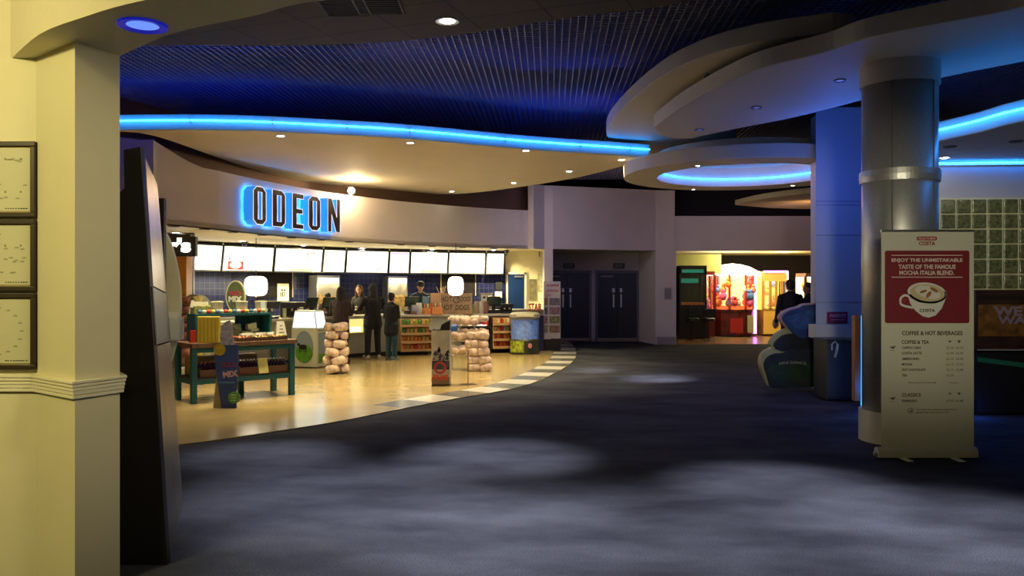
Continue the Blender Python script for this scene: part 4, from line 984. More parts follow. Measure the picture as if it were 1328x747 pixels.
# wooden hot dog sign
x,y,a=on_ct(591,.0); t=thing('wooden_sign','brown wooden board lettered HOT DOGS standing on the counter end','sign',(x,y,.95),0)
ws=mat('weathered_board',(.32,.19,.10),.6,noise=.3,scale=12); wsd=mat('sign_dark_letters',(.06,.06,.045),.6)
w=(X(612,y)-X(569,y)); MB().box(-w/2,w/2,-.02,.02,.0,.5).build('board',ws,t,bevel=.01)
text('lettering','HOT',(-.22,-.021,.36),(1,0,0),(0,0,1),.28,.12,wsd,t,.003,.03); text('lettering','DOGS',(.24,-.021,.36),(1,0,0),(0,0,1),.24,.12,wsd,t,.003,.03); text('lettering','HOT  DOGS',(0,-.021,.16),(1,0,0),(0,0,1),.66,.13,wsd,t,.003,.03)
MB().add([(.02+r_*math.cos(k*math.pi/12),-.023,.34+r_*math.sin(k*math.pi/12)) for r_ in (.085,.06) for k in range(24)],[(k,(k+1)%24,(k+1)%24+24,k+24) for k in range(24)]).build('round_emblem',wsd,t)
MB().tube([(.02,-.023,.34),(.10,-.023,.46)],.012,5).build('emblem_hand',wsd,t)
MB().box(-w/2,-w/2+.06,-.06,.1,0,.03).box(w/2-.06,w/2,-.06,.1,0,.03).build('foot',ws,t)
# pots/ sauces beside
for k,(px,c_,lab) in enumerate(((618,(.35,.28,.22),'brown jug'),(624,(.5,.45,.4),'pale jug'),(630,(.25,.12,.1),'dark red jug'))):
    x,y,_=on_ct(px,-.2); o=MB().lathe([(.06,0),(.075,.08),(.07,.22),(.05,.27),(.055,.30)],n=14).build('jug',mat('jug_%s'%['brown','pale','dark'][k],c_,.4)); o.location=(x,y,.95); tag(o,lab+' standing behind the bagged popcorn shelves','jug')
# white eyed mask box
x,y,z=P(632,388,21.6); t=thing('mask_box','small box printed with a white two eyed mask on the back counter','box',(x,y-.6,.92)); MB().box(-.15,.15,-.08,.08,0,.52).build('carton',mat('mask_carton',(.32,.26,.17),.6),t); 
MB().box(-.14,.14,-.083,-.08,.3,.48).build('white_label',mat('mask_white',(.55,.58,.55),.5),t); MB().ell((-.06,-.084,.41),(.035,.003,.03),10).ell((.06,-.084,.41),(.035,.003,.03),10).build('eye_spot',black,t)
# popcorn warmers
def warmer(px0,px1,lab):
    xa,ya,_=hit(px0,offset(BW,.5)); xb,yb3,_=hit(px1,offset(BW,.5)); d=Vector((xb-xa,yb3-ya)); w=d.length; a=math.atan2(d.y,d.x)
    t=thing('popcorn_warmer',lab,'popcorn warmer',(xa,ya,.92),a)
    MB().box(0,w,.38,.4,0,.95).box(0,.03,0,.4,0,.95).box(w-.03,w,0,.4,0,.95).box(0,w,0,.4,0,.04).box(0,w,0,.4,.9,.96).build('cabinet_case',chrome,t)
    MB().box(.03,w-.03,.02,.36,.78,.9).build('heat_lamp',em('warmer_lamp',(1,.9,.55),5),t)
    pc=mat('popcorn',(.55,.36,.09),.9,noise=.7,scale=22,bump=.8)
    o=MB(); 
    for k in range(90): o.ell((rp.uniform(.06,w-.06),rp.uniform(.05,.33),rp.uniform(.06,.42+.12*rp.random())),rp.uniform(.02,.04),6)
    o.box(.04,w-.04,.03,.36,.04,.42); c=o.build('popcorn_heap',pc,t); c['kind']='stuff'
    MB().box(.03,w-.03,.0,.004,.04,.78).build('glass_front',MATS['clear_glass'],t)
    point((xa+.2,ya-.0,1.6),3,(1,.75,.3),.05)
warmer(411,441,'glowing popcorn warmer behind the long haired customer'); warmer(503,529,'glowing popcorn warmer behind the girl in jeans')
# lanterns
def lantern(px,py,Y,r,h,lab,s):
    t=thing('globe_lamp',lab,'lamp',(X(px,Y),Y,Z(py,Y))); MB().ell((0,0,0),(r,r,h),20,.55).build('lamp_shade',em('lantern_glow',(1,.97,.85),4.5),t,smooth=True); MB().lathe([(r*.5,h*.9),(r*.5,h*1.05)],n=12).build('cap',black,t); MB().tube([(0,0,h),(0,0,2.58-Z(py,Y))],.008,6).build('cord',black,t)
    point((X(px,Y),Y-.35,Z(py,Y)),s,(1,.85,.5),.2)
lantern(332,371,16.4,.205,.20,'square rounded glowing lamp behind the oval sweet sign',8)
lantern(591,371,18.6,.175,.215,'square rounded glowing lamp above the wooden sign',8)
# pictures on tiles: white poster with logo
x,y,a=hit(367,offset(BW,.03)); t=thing('wall_poster','small white poster with a dark symbol on the navy tiles','poster',(x,y,1.26),a); MB().box(-.15,.15,-.01,.01,0,.42).build('poster_sheet',paper,t)
MB().ext([(-.07,-.012,.24),(-.03,-.012,.31),(0,-.012,.24)][::-1],(0,.002,0)).ext([(0,-.012,.24),(.04,-.012,.31),(.07,-.012,.24)][::-1],(0,.002,0)).build('symbol_print',black,t); MB().box(-.08,-.05,-.012,-.01,.1,.22).box(-.03,-.0,-.012,-.01,.1,.22).box(.02,.05,-.012,-.01,.1,.22).build('letter_print',black,t)
for px in (355,573):
    x,y,a=hit(px-22 if px<400 else px,offset(BW,.02)); t=thing('dark_wall_frame','dark framed panel on the navy tiles behind the %s'%('first glowing lamp' if px<400 else 'second glowing lamp'),'frame',(x,y,1.35),a); MB().box(-.02,.95,-.02,.0,0,.6).build('panel_board',mat('dark_panel',(.012,.010,.014),.9,spec=.1),t); MB().box(-.04,-.02,-.03,0,0,.62).box(.95,.97,-.03,0,0,.62).box(-.04,.97,-.03,0,.6,.62).build('frame_edge',mat('frame_tan',(.4,.33,.25),.5),t)
# dark coffee machines on counter left
def machine(px,off,w,d,h,lab):
    x,y,a=on_ct(px,off); t=thing('coffee_machine',lab,'coffee machine',(x,y,.95),a); MB().box(-w/2,w/2,-d/2,d/2,h*.6,h).box(-w/2,w/2,d*.1,d/2,0,h*.6).box(-w/2,w/2,-d/2,d/2,0,.04).build('machine_body',black,t,bevel=.015)
    for k in (-1,1): MB().lathe([(.02,h*.42),(.025,h*.6)],k*w*.2,-d*.2,8).build('spout',chrome,t)
machine(380,-.35,.45,.3,.33,'dark coffee machine on the counter right of the teal shelf'); machine(346,-.3,.4,.3,.36,'dark machine behind the yellow sweet tubs')
o=machine(657,-.12,.3,.25,.24,'low black machine at the right end of the counter')
# ================================================================ STAFF CORNER
t=thing('door_3',None,None,(X(669.5,22.9),22.88,0)); t['kind']='structure'; w=(X(680,22.9)-X(659,22.9))/2
bd=mat('blue_door_paint',(.004,.016,.07),.9,spec=.1)
MB().box(-w,w,-.03,0,0,1.95).build('door_leaf',bd,t,bevel=.004); MB().box(-w-.06,-w,-.05,0,0,2.0).box(w,w+.06,-.05,0,0,2.0).box(-w-.06,w+.06,-.05,0,1.95,2.01).build('door_frame',mat('grey_frame',(.4,.4,.36),.5),t); MB().box(-.05,.2,-.07,-.03,1.86,1.91).build('door_closer',chrome,t)
def wallbox(name,lab,cat,px0,px1,py0,py1,Y,m_,dd=.03):
    o=MB().box(X(px0,Y),X(px1,Y),Y-dd,Y,Z(py1,Y),Z(py0,Y)).build(name,m_,bevel=.004); return tag(o,lab,cat)
wallbox('notice_board','tall brown notice board right of the blue staff door','notice board',686.5,696,362,390,22.9,mat('notice_brown',(.12,.11,.05),.6,noise=.4,scale=9))
wallbox('paper_notice','tall pale printed notice on the yellow wall corner','notice',697.5,704.5,351,377,22.9,mat('notice_grey',(.38,.38,.24),.6,noise=.4,scale=12))
wallbox('small_sensor','tiny grey box high on the yellow wall','sensor',698.5,700.5,326,333,22.9,mat('sensor_grey',(.25,.23,.12),.5))
wallbox('wall_telephone','black telephone hung on the wall beyond the last menu','telephone',643,651,366,376,22.6,black,.08)
wallbox('white_tray_holder','pale tray holder below the black wall telephone','tray',642,651,378,386,22.6,white_p,.08)
t=thing('star_banner','red STAR lettering on a low stand between the ice barrel and the poster stand','sign',(X(694,20.95),20.9,0)); text('lettering','STAR',(0,0,Z(398,21.0)),(1,0,0),(0,0,1),.34,.19,mat('sign_red',(.5,.02,.03),.5),t,.02,.04); MB().box(-.18,.18,.01,.03,.0,Z(403,21.0)).build('stand_panel',mat('grey_unit',(.2,.19,.17),.5),t)
ls=thing('side_sideboard','grey end unit behind the ice barrel','counter',(X(683,21.3),21.2,0)); MB().box(-.5,.45,-.15,.3,0,.98).build('unit_body',mat('grey_unit',(.2,.19,.17),.5),ls); MB().box(-.52,.47,-.17,.32,.98,1.02).build('unit_top',mat('grey_top',(.3,.29,.27),.4),ls)
bs_=MB().box(X(699,20.3),X(705,20.3),20.25,20.6,0,Z(409,20.3)).build('blue_post',mat('dark_blue_post',(.015,.015,.07),.5)); tag(bs_,'narrow dark blue post between the ice barrel and the poster stand','post')
# ice barrel
Yb=19.45; t=thing('ice_barrel','round clear drinks barrel full of blue ice on a dark printed base','drinks cooler',(X(680.5,Yb),Yb,0)); r=.34
MB().lathe([(r*.95,.0),(r*1.02,.05),(r*1.02,.34),(r*.98,.36)],n=28).build('printed_base',mat('barrel_base',(.03,.04,.03),.4,noise=.3,scale=5),t)
b_=MB()
for k in range(9):
    a0=math.radians(185+k*9); a1=math.radians(185+(k+1)*9); q=[((r*1.03)*math.cos(a),(r*1.03)*math.sin(a)) for a in (a0,a1)]
    b_.add([(*q[0],.06),(*q[1],.06),(*q[1],.33),(*q[0],.33)],[(0,1,2,3)])
b_.build('fruit_print',mat('fruit_print',(.35,.42,.03),.5,noise=.8,scale=14),t); MB().ell((.12,-r*1.02,.22),(.05,.01,.06),10).build('pink_logo',mat('pink_logo',(.5,.2,.22),.5),t)
MB().lathe([(r*.9,.37),(r*.93,.8)],n=28).build('blue_ice',mat('blue_ice',(.05,.22,.75),.25,noise=.8,scale=14,em=(.05,.2,.8),es=.15),t); MB().lathe([(r*.98,.36),(r,.86)],n=28).build('clear_tub',mat('clear_tub',(.6,.7,.85),.05,alpha=.28),t)
MB().lathe([(r*1.04,.86),(r*1.08,.88),(r*1.06,.95),(r*.9,.99),(r*.5,1.0)],n=28).build('grey_rim_lid',mat('barrel_rim',(.3,.29,.24),.4),t); MB().box(-.2,.2,-r*1.1,-r*1.0,.9,.96).build('cream_handle',mat('cream_handle',(.62,.6,.4),.5),t)
# poster stand
Yp=20.4; x0,x1=X(705,Yp),X(727,Yp); t=thing('poster_stand','white poster stand with a grid of small pictures in front of the doors','poster stand',((x0+x1)/2,Yp,0)); w=(x1-x0)/2
MB().box(-w,w,0,.03,Z(439,Yp),Z(365,Yp)).build('poster_board',mat('poster_white',(.50,.47,.45),.5),t,bevel=.003); MB().box(-w*.9,w*.9,.0,.25,.0,.03).box(-.03,.03,.03,.06,0,1.2).box(-w,w,.0,.03,.03,Z(440,Yp)).build('stand_base',black,t)
for j in range(4):
    for i in range(2):
        pxa,pxb=((706,710.5),(712.5,726))[i]; pya=386.5+j*11.8
        MB().box(X(pxa,Yp)-(x0+x1)/2,X(pxb,Yp)-(x0+x1)/2,-.006,0,Z(pya+9.5,Yp),Z(pya,Yp)).build('small_picture',mat('poster_pic_%s'%'abcd'[(i+j)%4] if False else 'poster_picture_%s'%['brown','grey','rose','olive'][(i+j)%4],[(.22,.12,.08),(.15,.14,.16),(.30,.16,.16),(.2,.2,.08)][(i+j)%4],.6,noise=.6,scale=16),t)
rd=MATS['sign_red']; sc=MB()
for j,(zz,n_) in enumerate(((370,7),(377,7),(383,3))):
    pts=[(X(708,Yp)-(x0+x1)/2+ k*.024,-.008,Z(zz+1.6*math.sin(k*2.3)*1.3,Yp)) for k in range(n_*2)]; sc.tube(pts,.008,5)
sc.tube([(X(707,Yp)-(x0+x1)/2,-.008,Z(380,Yp)),(X(709,Yp)-(x0+x1)/2,-.008,Z(387,Yp)),(X(707,Yp)-(x0+x1)/2,-.008,Z(391,Yp))],.008,5)
sc.build('red_script',rd,t)
# ================================================================ ICE CREAM FREEZER
fx,fy=G(411,478.5); an=math.atan2(G(433,474)[1]-fy, G(433,474)[0]-fx)
t=thing('ice_cream_freezer','white upright ice cream freezer with a glowing blue screen top and cow pictures','freezer',(fx,fy,0),an)
w=.40; dpt=.55; fw=mat('freezer_white',(.66,.66,.50),.4)
# local x along front, +y back
MB().box(0,w,0,dpt,.03,.78).build('freezer_body',fw,t,bevel=.012)
MB().hexa([(.0,0,.78),(w,0,.78),(w,dpt,.78),(0,dpt,.78)],[(.02,.06,1.13),(w-.02,.06,1.13),(w-.04,dpt-.05,1.14),(.04,dpt-.05,1.14)]).build('screen_housing',fw,t,bevel=.008)
MB().hexa([(.025,-.004,.80),(w-.025,-.004,.80),(w-.025,.02,.80),(.025,.02,.80)],[(.04,.05,1.11),(w-.04,.05,1.11),(w-.04,.07,1.11),(.04,.07,1.11)]).build('lit_screen',em('freezer_screen',(.62,.88,1),2.3),t,label='glowing pale blue screen')
MB().hexa([(-.004,.02,.80),(-.004,dpt-.03,.80),(.01,dpt-.03,.80),(.01,.02,.80)],[(.018,.07,1.11),(.018,dpt-.07,1.11),(.03,dpt-.07,1.11),(.03,.07,1.11)]).build('lit_side_screen',em('freezer_side_screen',(.75,.9,.85),1.3),t)
grn=mat('meadow_green',(.10,.30,.02),.5,noise=.3,scale=10); sky_=mat('print_sky_grey',(.24,.32,.36),.5)
MB().box(.06,w-.03,-.006,0,.10,.70).build('front_print',sky_,t); MB().box(.06,w-.03,-.009,-.006,.10,.28).build('meadow_print',grn,t)
MB().ext([(-.006,dpt/2+.2*math.cos(k*math.pi/8),.42+.32*math.sin(k*math.pi/8)) for k in range(16)],(.005,0,0)).build('side_print',sky_,t); MB().ext([(-.009,dpt/2+.19*math.cos(k*math.pi/8),.30+.18*math.sin(k*math.pi/8)) for k in range(16)],(.003,0,0)).build('side_meadow_print',grn,t)
cwm=MB(); cwm.ell((-.012,dpt/2+.02,.42),(.004,.09,.05),10); cwm.ell((-.012,dpt/2+.11,.47),(.004,.035,.03),8)
for yy in (-.04,.0,.06,.09): cwm.box(-.012,-.009,dpt/2+yy-.008,dpt/2+yy+.008,.32,.42)
cwm.build('cow_print',black,t)
text('lettering','Ben & Jerry\'s',(w/2,-.004,.745),(1,0,0),(0,0,1),.28,.04,black,t,.002)
# ================================================================ POPCORN BAG TOWER
bagp=mat('popcorn_bag_film',(.72,.55,.45),.25,noise=.35,scale=14,bump=.5)
def pillow(w,d,h,seed):
    m_=MB(); r_=random.Random(seed); n=14; mm=8
    vs=[];fs=[]
    for i in range(mm+1):
        ph=-math.pi/2+math.pi*i/mm
        for k in range(n):
            th=2*math.pi*k/n; s=lambda v: math.copysign(abs(v)**.6,v); q=1+r_.uniform(-.06,.06)
            vs.append((w/2*s(math.cos(ph))*s(math.cos(th))*q, d/2*s(math.cos(ph))*s(math.sin(th))*q, h/2*s(math.sin(ph))*q))
    for i in range(mm):
        for k in range(n): fs.append((i*n+k,i*n+(k+1)%n,(i+1)*n+(k+1)%n,(i+1)*n+k))
    m_.add(vs,fs+[list(range(n))[::-1],list(range(mm*n,mm*n+n))])
    return m_
pbags=[pillow(.24,.17,.15,s).build('popcorn_bag',bagp,smooth=True) for s in range(4)]
used=[0]
def pbag(loc,rot,lab,grp,sc=1):
    k=used[0]%4
    if used[0]<4: o=pbags[k]
    else: o=pbags[k].copy(); C.objects.link(o)
    used[0]+=1; o.location=loc; o.rotation_euler=rot; sc*=rp.uniform(.88,1.12); o.scale=(sc,sc,sc); tag(o,lab,'popcorn bag',grp); return o
tx,ty=G(435,486); ty+=.1
t=thing('bag_stand','slim stand holding a tower of bagged popcorn beside the freezer','display stand',(tx,ty,0)); MB().lathe([(.16,0),(.16,.02),(.02,.03)],n=18).build('base_plate',black,t); MB().lathe([(.012,.02),(.012,.95)],n=8).build('pole',black,t)
for j in range(6):
    for k in range(3):
        a=-math.pi/2+(k-1)*2.09+(.45 if j%2 else -.35); r_=.125+rp.uniform(0,.03)
        pbag((tx+r_*math.cos(a)*1.05,ty+r_*math.sin(a)*.8,.105+j*.152),(rp.uniform(-.3,.3),rp.uniform(-.3,.3),a+math.pi/2+rp.uniform(-.5,.5)),'pinkish popcorn bag in the tower beside the freezer','popcorn bags in the tower')
# ================================================================ POPCORN SHELF STAND
sx0,sx1,Ys=X(584,15.6),X(632,15.6),15.7
t=thing('wire_shelf_stand','wire stand of shelves piled with bagged popcorn behind the poster pillar','display stand',((sx0+sx1)/2,Ys,0)); w=(sx1-sx0)/2
m_=MB()
for zz in (.30,.57,.86): 
    for k in range(7): m_.tube([(-w+.02,-.2+k*.066,zz),(w-.02,-.2+k*.066,zz)],.005,5)
m_.build('wire_shelf',chrome,t)
for xx in (-w+.02,w-.25):
    for yy in (-.2,.2): MB().tube([(xx,yy,0),(xx,yy,.9)],.010,6).build('leg',chrome,t)
cx0=(sx0+sx1)/2
for zz in (.30,.57,.86):
    for k in range(4):
        for l in range(2):
            if zz==.86 and k>2: continue
            pbag((cx0-w+.08+k*.17+rp.uniform(-.03,.03),Ys-.14+l*.2,zz+.08+rp.uniform(0,.03)),(rp.uniform(-.3,.3),rp.uniform(-.35,.35),rp.uniform(-.8,.8)),'clear bag of popcorn on the wire shelves behind the pillar','popcorn bags on the wire shelves')
    if zz>.5:
        for k in range(4): pbag((cx0-w+.1+k*.18,Ys-.12,zz+(.13 if zz>.8 else .17)),(rp.uniform(-.3,.3),rp.uniform(-.3,.3),rp.uniform(-.9,.9)),'clear bag of popcorn on the wire shelves behind the pillar','popcorn bags on the wire shelves',.85)
xx=X(622,15.6)
for j in range(5):
    for k in (-1,1): pbag((xx-.03*(j>2)+k*.10+rp.uniform(-.04,.03),Ys-.33,.085+j*.15),(rp.uniform(-.3,.3),rp.uniform(-.4,.4),rp.uniform(-.8,.8)),'bag of popcorn in the pile hanging at the right end of the wire shelves','popcorn bags at the shelf end')
o=snack_bag('purple',.2,.13,(X(587,15.3),15.25,.83),.1,'blue bag lying among the clear popcorn bags on the wire shelves','blue bag'); o.data=o.data.copy(); o.data.materials[0]=mat('blue_bag',(.04,.13,.5),.4)
# ================================================================ POSTER PILLAR BIN
pxx,pyy=G(571.5,502); pyy+=.13
t=thing('poster_pillar','square cardboard poster pillar with red circle print and angled top','display pillar',(pxx,pyy,0)); w=.145
MB().box(-w,w,-.13,.13,.0,.905).build('pillar_body',mat('pillar_card_pale',(.50,.47,.35),.5,noise=.25,scale=6),t,bevel=.004)
MB().box(-w-.002,w+.002,-.135,.135,0,.05).build('pillar_base',mat('pillar_dark',(.05,.03,.02),.5),t)
MB().box(-w+.001,w-.001,-.134,-.13,.05,.16).build('grey_strip',mat('pillar_grey',(.22,.15,.1),.5),t)
mv=MB()
rr2=random.Random(2)
for k in range(22): 
    a=rr2.uniform(-w+.03,w-.03); z_=rr2.uniform(.34,.62-.4*abs(a)); s=rr2.uniform(.012,.035); mv.ext([(a-s,-.1335,z_-s),(a+s,-.1335,z_-s*.6),(a+s*.3,-.1335,z_+s*1.6)],(0,.002,0))
mv.box(-w+.004,w-.004,-.133,-.1305,.28,.42)
mv.build('dark_collage',mat('collage_dark',(.05,.05,.08),.5,noise=.8,scale=20),t)
MB().add([(-.01+r_*math.cos(k*math.pi/14),-.136,.31+r_*math.sin(k*math.pi/14)) for r_ in (.10,.065) for k in range(28)],[(k,(k+1)%28,(k+1)%28+28,k+28) for k in range(28)]).build('red_ring_print',mat('ring_red',(.45,.05,.05),.5),t)
text('lettering','FILMS',(-.0,-.135,.155),(1,0,0),(0,0,1),.24,.085,mat('letters_orange_red',(.65,.08,.03),.5),t,.003,.04)
MB().ext([(-w,-.13,.905),(w,-.13,.905),(w,-.13,1.07)],(0,.26,0)).build('angled_top',mat('pillar_dark_top',(.02,.018,.02),.4),t)
MB().hexa([(-w-.04,-.125,.91),(-.01,-.135,.92),(-.01,-.11,.92),(-w-.04,-.1,.91)],[(-w-.04,-.125,1.03),(.03,-.135,1.06),(.03,-.11,1.06),(-w-.04,-.1,1.03)]).build('white_flap',mat('flap_white',(.5,.52,.45),.5),t)
# queue post
qx,qy=G(607,499.5); t=thing('queue_post','thin dark post on a flat foot beside the poster pillar','post',(qx,qy,0)); MB().lathe([(.14,0),(.14,.012),(.01,.02)],n=18).build('foot_plate',black,t); MB().lathe([(.008,.012),(.008,.56)],n=8).build('pole',mat('post_bronze',(.2,.13,.05),.4,.5),t)
# ================================================================ r's SIGN AND SNACK TOWER
Yr=14.6; t=thing('lit_kiosk_sign','dark sign panel with glowing white letters next to the standee','sign',(X(229,Yr),Yr,Z(318,Yr)))
sb=MB(); sb.box(X(208,Yr)-X(229,Yr),X(246.5,Yr)-X(229,Yr),0,.12,-.2,.2); sb.box(X(246,Yr)-X(229,Yr),X(253.5,Yr)-X(229,Yr),0,.12,-.2,.155)
sb.build('sign_panel',mat('kiosk_sign_black',(.03,.022,.015),.4),t,bevel=.006)
lw=em('kiosk_letter_glow',(1,.97,.85),4)
text('lettering','r\'s',(X(233,Yr)-X(229,Yr),-.003,.0),(1,0,0),(0,0,1),.40,.26,lw,t,.01,.05)
o=MB().box(X(221,Yr),X(241,Yr),Yr+.02,Yr+.3,1.0,Z(332,Yr)).build('orange_column',mat('kiosk_orange',(.65,.27,.02),.5,noise=.08,scale=4),bevel=.005); tag(o,'orange column panel under the glowing kiosk sign','panel')
o2=MB().box(X(221,Yr),X(247,Yr),Yr-.1,Yr+.3,0,1.0).build('kiosk_counter',mat('kiosk_grey',(.2,.18,.13),.5)); tag(o2,'grey kiosk base below the orange column','counter')
MB().box(X(207,Yr+.5),X(250,Yr+.5),Yr+.52,Yr+.6,0,2.6).build('wall_kiosk',mat('kiosk_tile',(.02,.02,.05),.3),kind='structure')
Yt=12.9; xa,xb=X(231,Yt),X(263,Yt); t=thing('snack_tower','tall round topped rack of red and yellow snack bags beside the sweets table','snack rack',((xa+xb)/2,Yt,0)); w=(xb-xa)/2
arc=[(-w,.35),(w,.35)]+[(w*math.cos(k*math.pi/10),1.28+.2*math.sin(k*math.pi/10)) for k in range(11)]
MB().ext([(x_,.1,z_) for x_,z_ in arc][::-1],(0,.25,0)).build('rack_back',mat('rack_olive',(.22,.22,.12),.5),t); MB().box(-w-.03,w*.3,-.1,.3,0,.33).build('white_base',mat('rack_base_white',(.5,.47,.36),.5),t,bevel=.01)
for j in range(8):
    for k,(kd_) in enumerate(('rust','straw')):
        snack_bag(kd_,.16,.13,((xa+xb)/2-.09+k*.19,Yt+.03,.44+j*.135),rp.uniform(-.15,.15),'%s snack bag stacked in the round topped rack'%('dull red' if k==0 else 'yellow green'),'%s bags in the round topped rack'%('red' if k==0 else 'yellow'),-.2)
# ================================================================ SWEETS TABLE
FL=Vector((*G(251,525),0)); FR=Vector((*G(378,513),0)); dx_=(FR-FL); Lt=dx_.length; an=math.atan2(dx_.y,dx_.x)
T=thing('sweets_table','teal legged wooden sweets table with a lower shelf, behind the blue cup standee','table',(FL.x,FL.y,0),an)
D_=.6; lt_=.075
for x_,y_ in ((0,0),(Lt,0),(0,D_),(Lt,D_)): MB().box(x_-lt_/2,x_+lt_/2,y_-lt_/2,y_+lt_/2,0,.77).build('leg',teal,T,bevel=.004)
MB().box(Lt*.62-lt_/2,Lt*.62+lt_/2,D_-.1,D_-.03,0,.3).build('leg',teal,T,bevel=.004)
MB().box(-.04,Lt+.07,-.06,D_+.03,.77,.83).build('tabletop',wood,T,bevel=.006)
MB().box(0,Lt,-.02,.02,.70,.77).box(0,Lt,-.025,.025,.27,.34).box(-.02,.02,0,D_,.27,.34).box(Lt-.02,Lt+.02,0,D_,.27,.34).build('rail',teal,T)
MB().box(0,Lt,0,D_,.33,.36).build('lower_shelf',wood,T)
cT,sT=math.cos(an),math.sin(an)
def TW(x,y,z): return (FL.x+x*cT-y*sT, FL.y+x*sT+y*cT, z)
def on_table(b_,name,m_,x,y,z,lab,cat,grp=None,rz=0,sm2=False,bev=0):
    o=b_.build(name,m_,smooth=sm2,bevel=bev); o.location=TW(x,y,z); o.rotation_euler=(0,0,an+rz); return tag(o,lab,cat,grp)
# riser
rs=thing('teal_riser','teal raised shelf unit standing on the sweets table','shelf unit',TW(.12,.27,.83),an)
wr_=Lt-.30
MB().box(0,wr_,0,.32,.36,.39).build('riser_top',teal,rs); MB().box(0,.03,0,.32,0,.36).build('riser_side',teal,rs); MB().box(wr_-.03,wr_,0,.32,0,.36).build('riser_side',teal,rs); MB().box(wr_*.62,wr_,.29,.32,0,.36).build('riser_back',teal,rs)
# tubs
tub_y=mat('sweet_yellow',(.75,.50,.03),.4,noise=.3,scale=40); tub_c=mat('tub_clear',(.75,.75,.6),.15,alpha=.45)
for k,(px,lab) in enumerate(((297,'clear tub of yellow sweets at the left of the teal riser'),(321,'clear tub of yellow sweets below the oval sign'),(341,'clear tub of yellow sweets at the right of the teal riser'))):
    # riser front plane position for this column
    x_=.12+ [ .36,.72,1.02][k]
    t=thing('sweet_tub',lab,'tub',TW(x_,.40,1.22),an,'tubs of yellow sweets')
    MB().lathe([(.07,0.0),(.08,.085),(.075,.09)],n=16).build('sweets',tub_y,t); MB().lathe([(.076,0),(.088,.16)],n=16).build('clear_tub',tub_c,t); MB().lathe([(.09,.155),(.09,.17),(.05,.175)],n=16).build('rim',mat('tub_rim',(.6,.6,.35),.4),t)
for k in range(16):
    c_=['blue','cream','red','yellow'][k%4]
    b_=MB(); b_.ell((0,0,.03),(.035,.03,.03),8); on_table(b_,'wrapped_sweet',mat('wrap_'+c_,{'blue':(.08,.2,.4),'cream':(.6,.6,.5),'red':(.5,.06,.05),'yellow':(.7,.55,.1)}[c_],.35),.2+k*.062,.305,1.22,'small wrapped sweet along the front edge of the teal riser','sweet','sweets on the riser edge',sm2=True)
b_=MB().ext([(-.05,-.02,0),(.05,-.02,0),(.03,-.0,.16),(-.03,0,.16)][::-1],(0,.01,0)); on_table(b_,'price_card',mat('card_pale_blue',(.55,.7,.72),.5),.12+wr_-.12,.31,1.22,'pale blue price card at the right end of the teal riser','card')
# oval sign
os_=thing('oval_sign','oval green sign with red and white lettering above the sweet tubs','sign',TW(.80,.52,1.22),an-an)
MB().lathe([(.1,0),(.1,.02),(.02,.03)],n=12).build('sign_foot',black,os_)
def ov(rx_,rz_,y,n=32): return [(rx_*math.cos(2*math.pi*k/n),y,.24+rz_*math.sin(2*math.pi*k/n)*(1.0)) for k in range(n)][::-1]
MB().ext(ov(.145,.235,0),(0,.03,0)).build('sign_rim',mat('sign_cream_rim',(.6,.58,.38),.5),os_); MB().ext(ov(.128,.215,-.004),(0,.003,0)).build('sign_face',mat('sign_green_grey',(.10,.13,.07),.5,noise=.3,scale=10),os_)
text('lettering','PICK N',(0,-.006,.285),(1,0,0),(0,0,1),.17,.06,mat('sign_pink_red',(.5,.04,.08),.5),os_,.002,.04); text('lettering','MIX',(0,-.006,.20),(1,0,0),(0,0,1),.20,.085,white_p,os_,.002,.05)
# cards on the left
for k,(x_,w_,h_,lab) in enumerate(((.16,.045,.19,'narrow white card at the left back of the sweets table'),(.28,.12,.17,'square white card left of the sweet tubs'))):
    b_=MB().ext([(-w_,0,0),(w_,0,0),(w_*(.4 if k==0 else .85),.02,h_),(-w_*(.4 if k==0 else .85),.02,h_)],(0,.006,0)); on_table(b_,'price_card',paper,x_+.0,.50,1.22,lab,'card',rz=-an)
b_=MB(); b_.box(-.0,.26,0,.15,0,.09)
for k in range(10): b_.ell((.02+.024*k,.03,.10),.02,6)
on_table(b_,'sweet_tray',mat('tray_olive',(.25,.28,.10),.5,noise=.6,scale=30),.13,.34,1.22,'olive tray of small packets at the left end of the riser','tray')
# yellow bin
yb_=thing('yellow_bin','tall yellow striped bin of cups on the left of the sweets table','bin',TW(.13,.12,.83),an-.5)
MB().box(-.02,.26,-.1,.1,0,.36).build('bin_body',mat('bin_yellow',(.42,.32,.02),.5,noise=.1,scale=5),yb_,bevel=.01); m_=MB()
for k in range(5): m_.box(.01+k*.05,.025+k*.05,-.104,-.1,.02,.34)
m_.build('bin_stripe',mat('bin_stripe_olive',(.3,.2,.02),.5),yb_)
b_=MB().box(-.04,.04,-.03,.03,0,.17); on_table(b_,'red_packet',mat('packet_red',(.5,.04,.02),.5),.06,.2,.83,'red packet standing beside the yellow bin','packet')
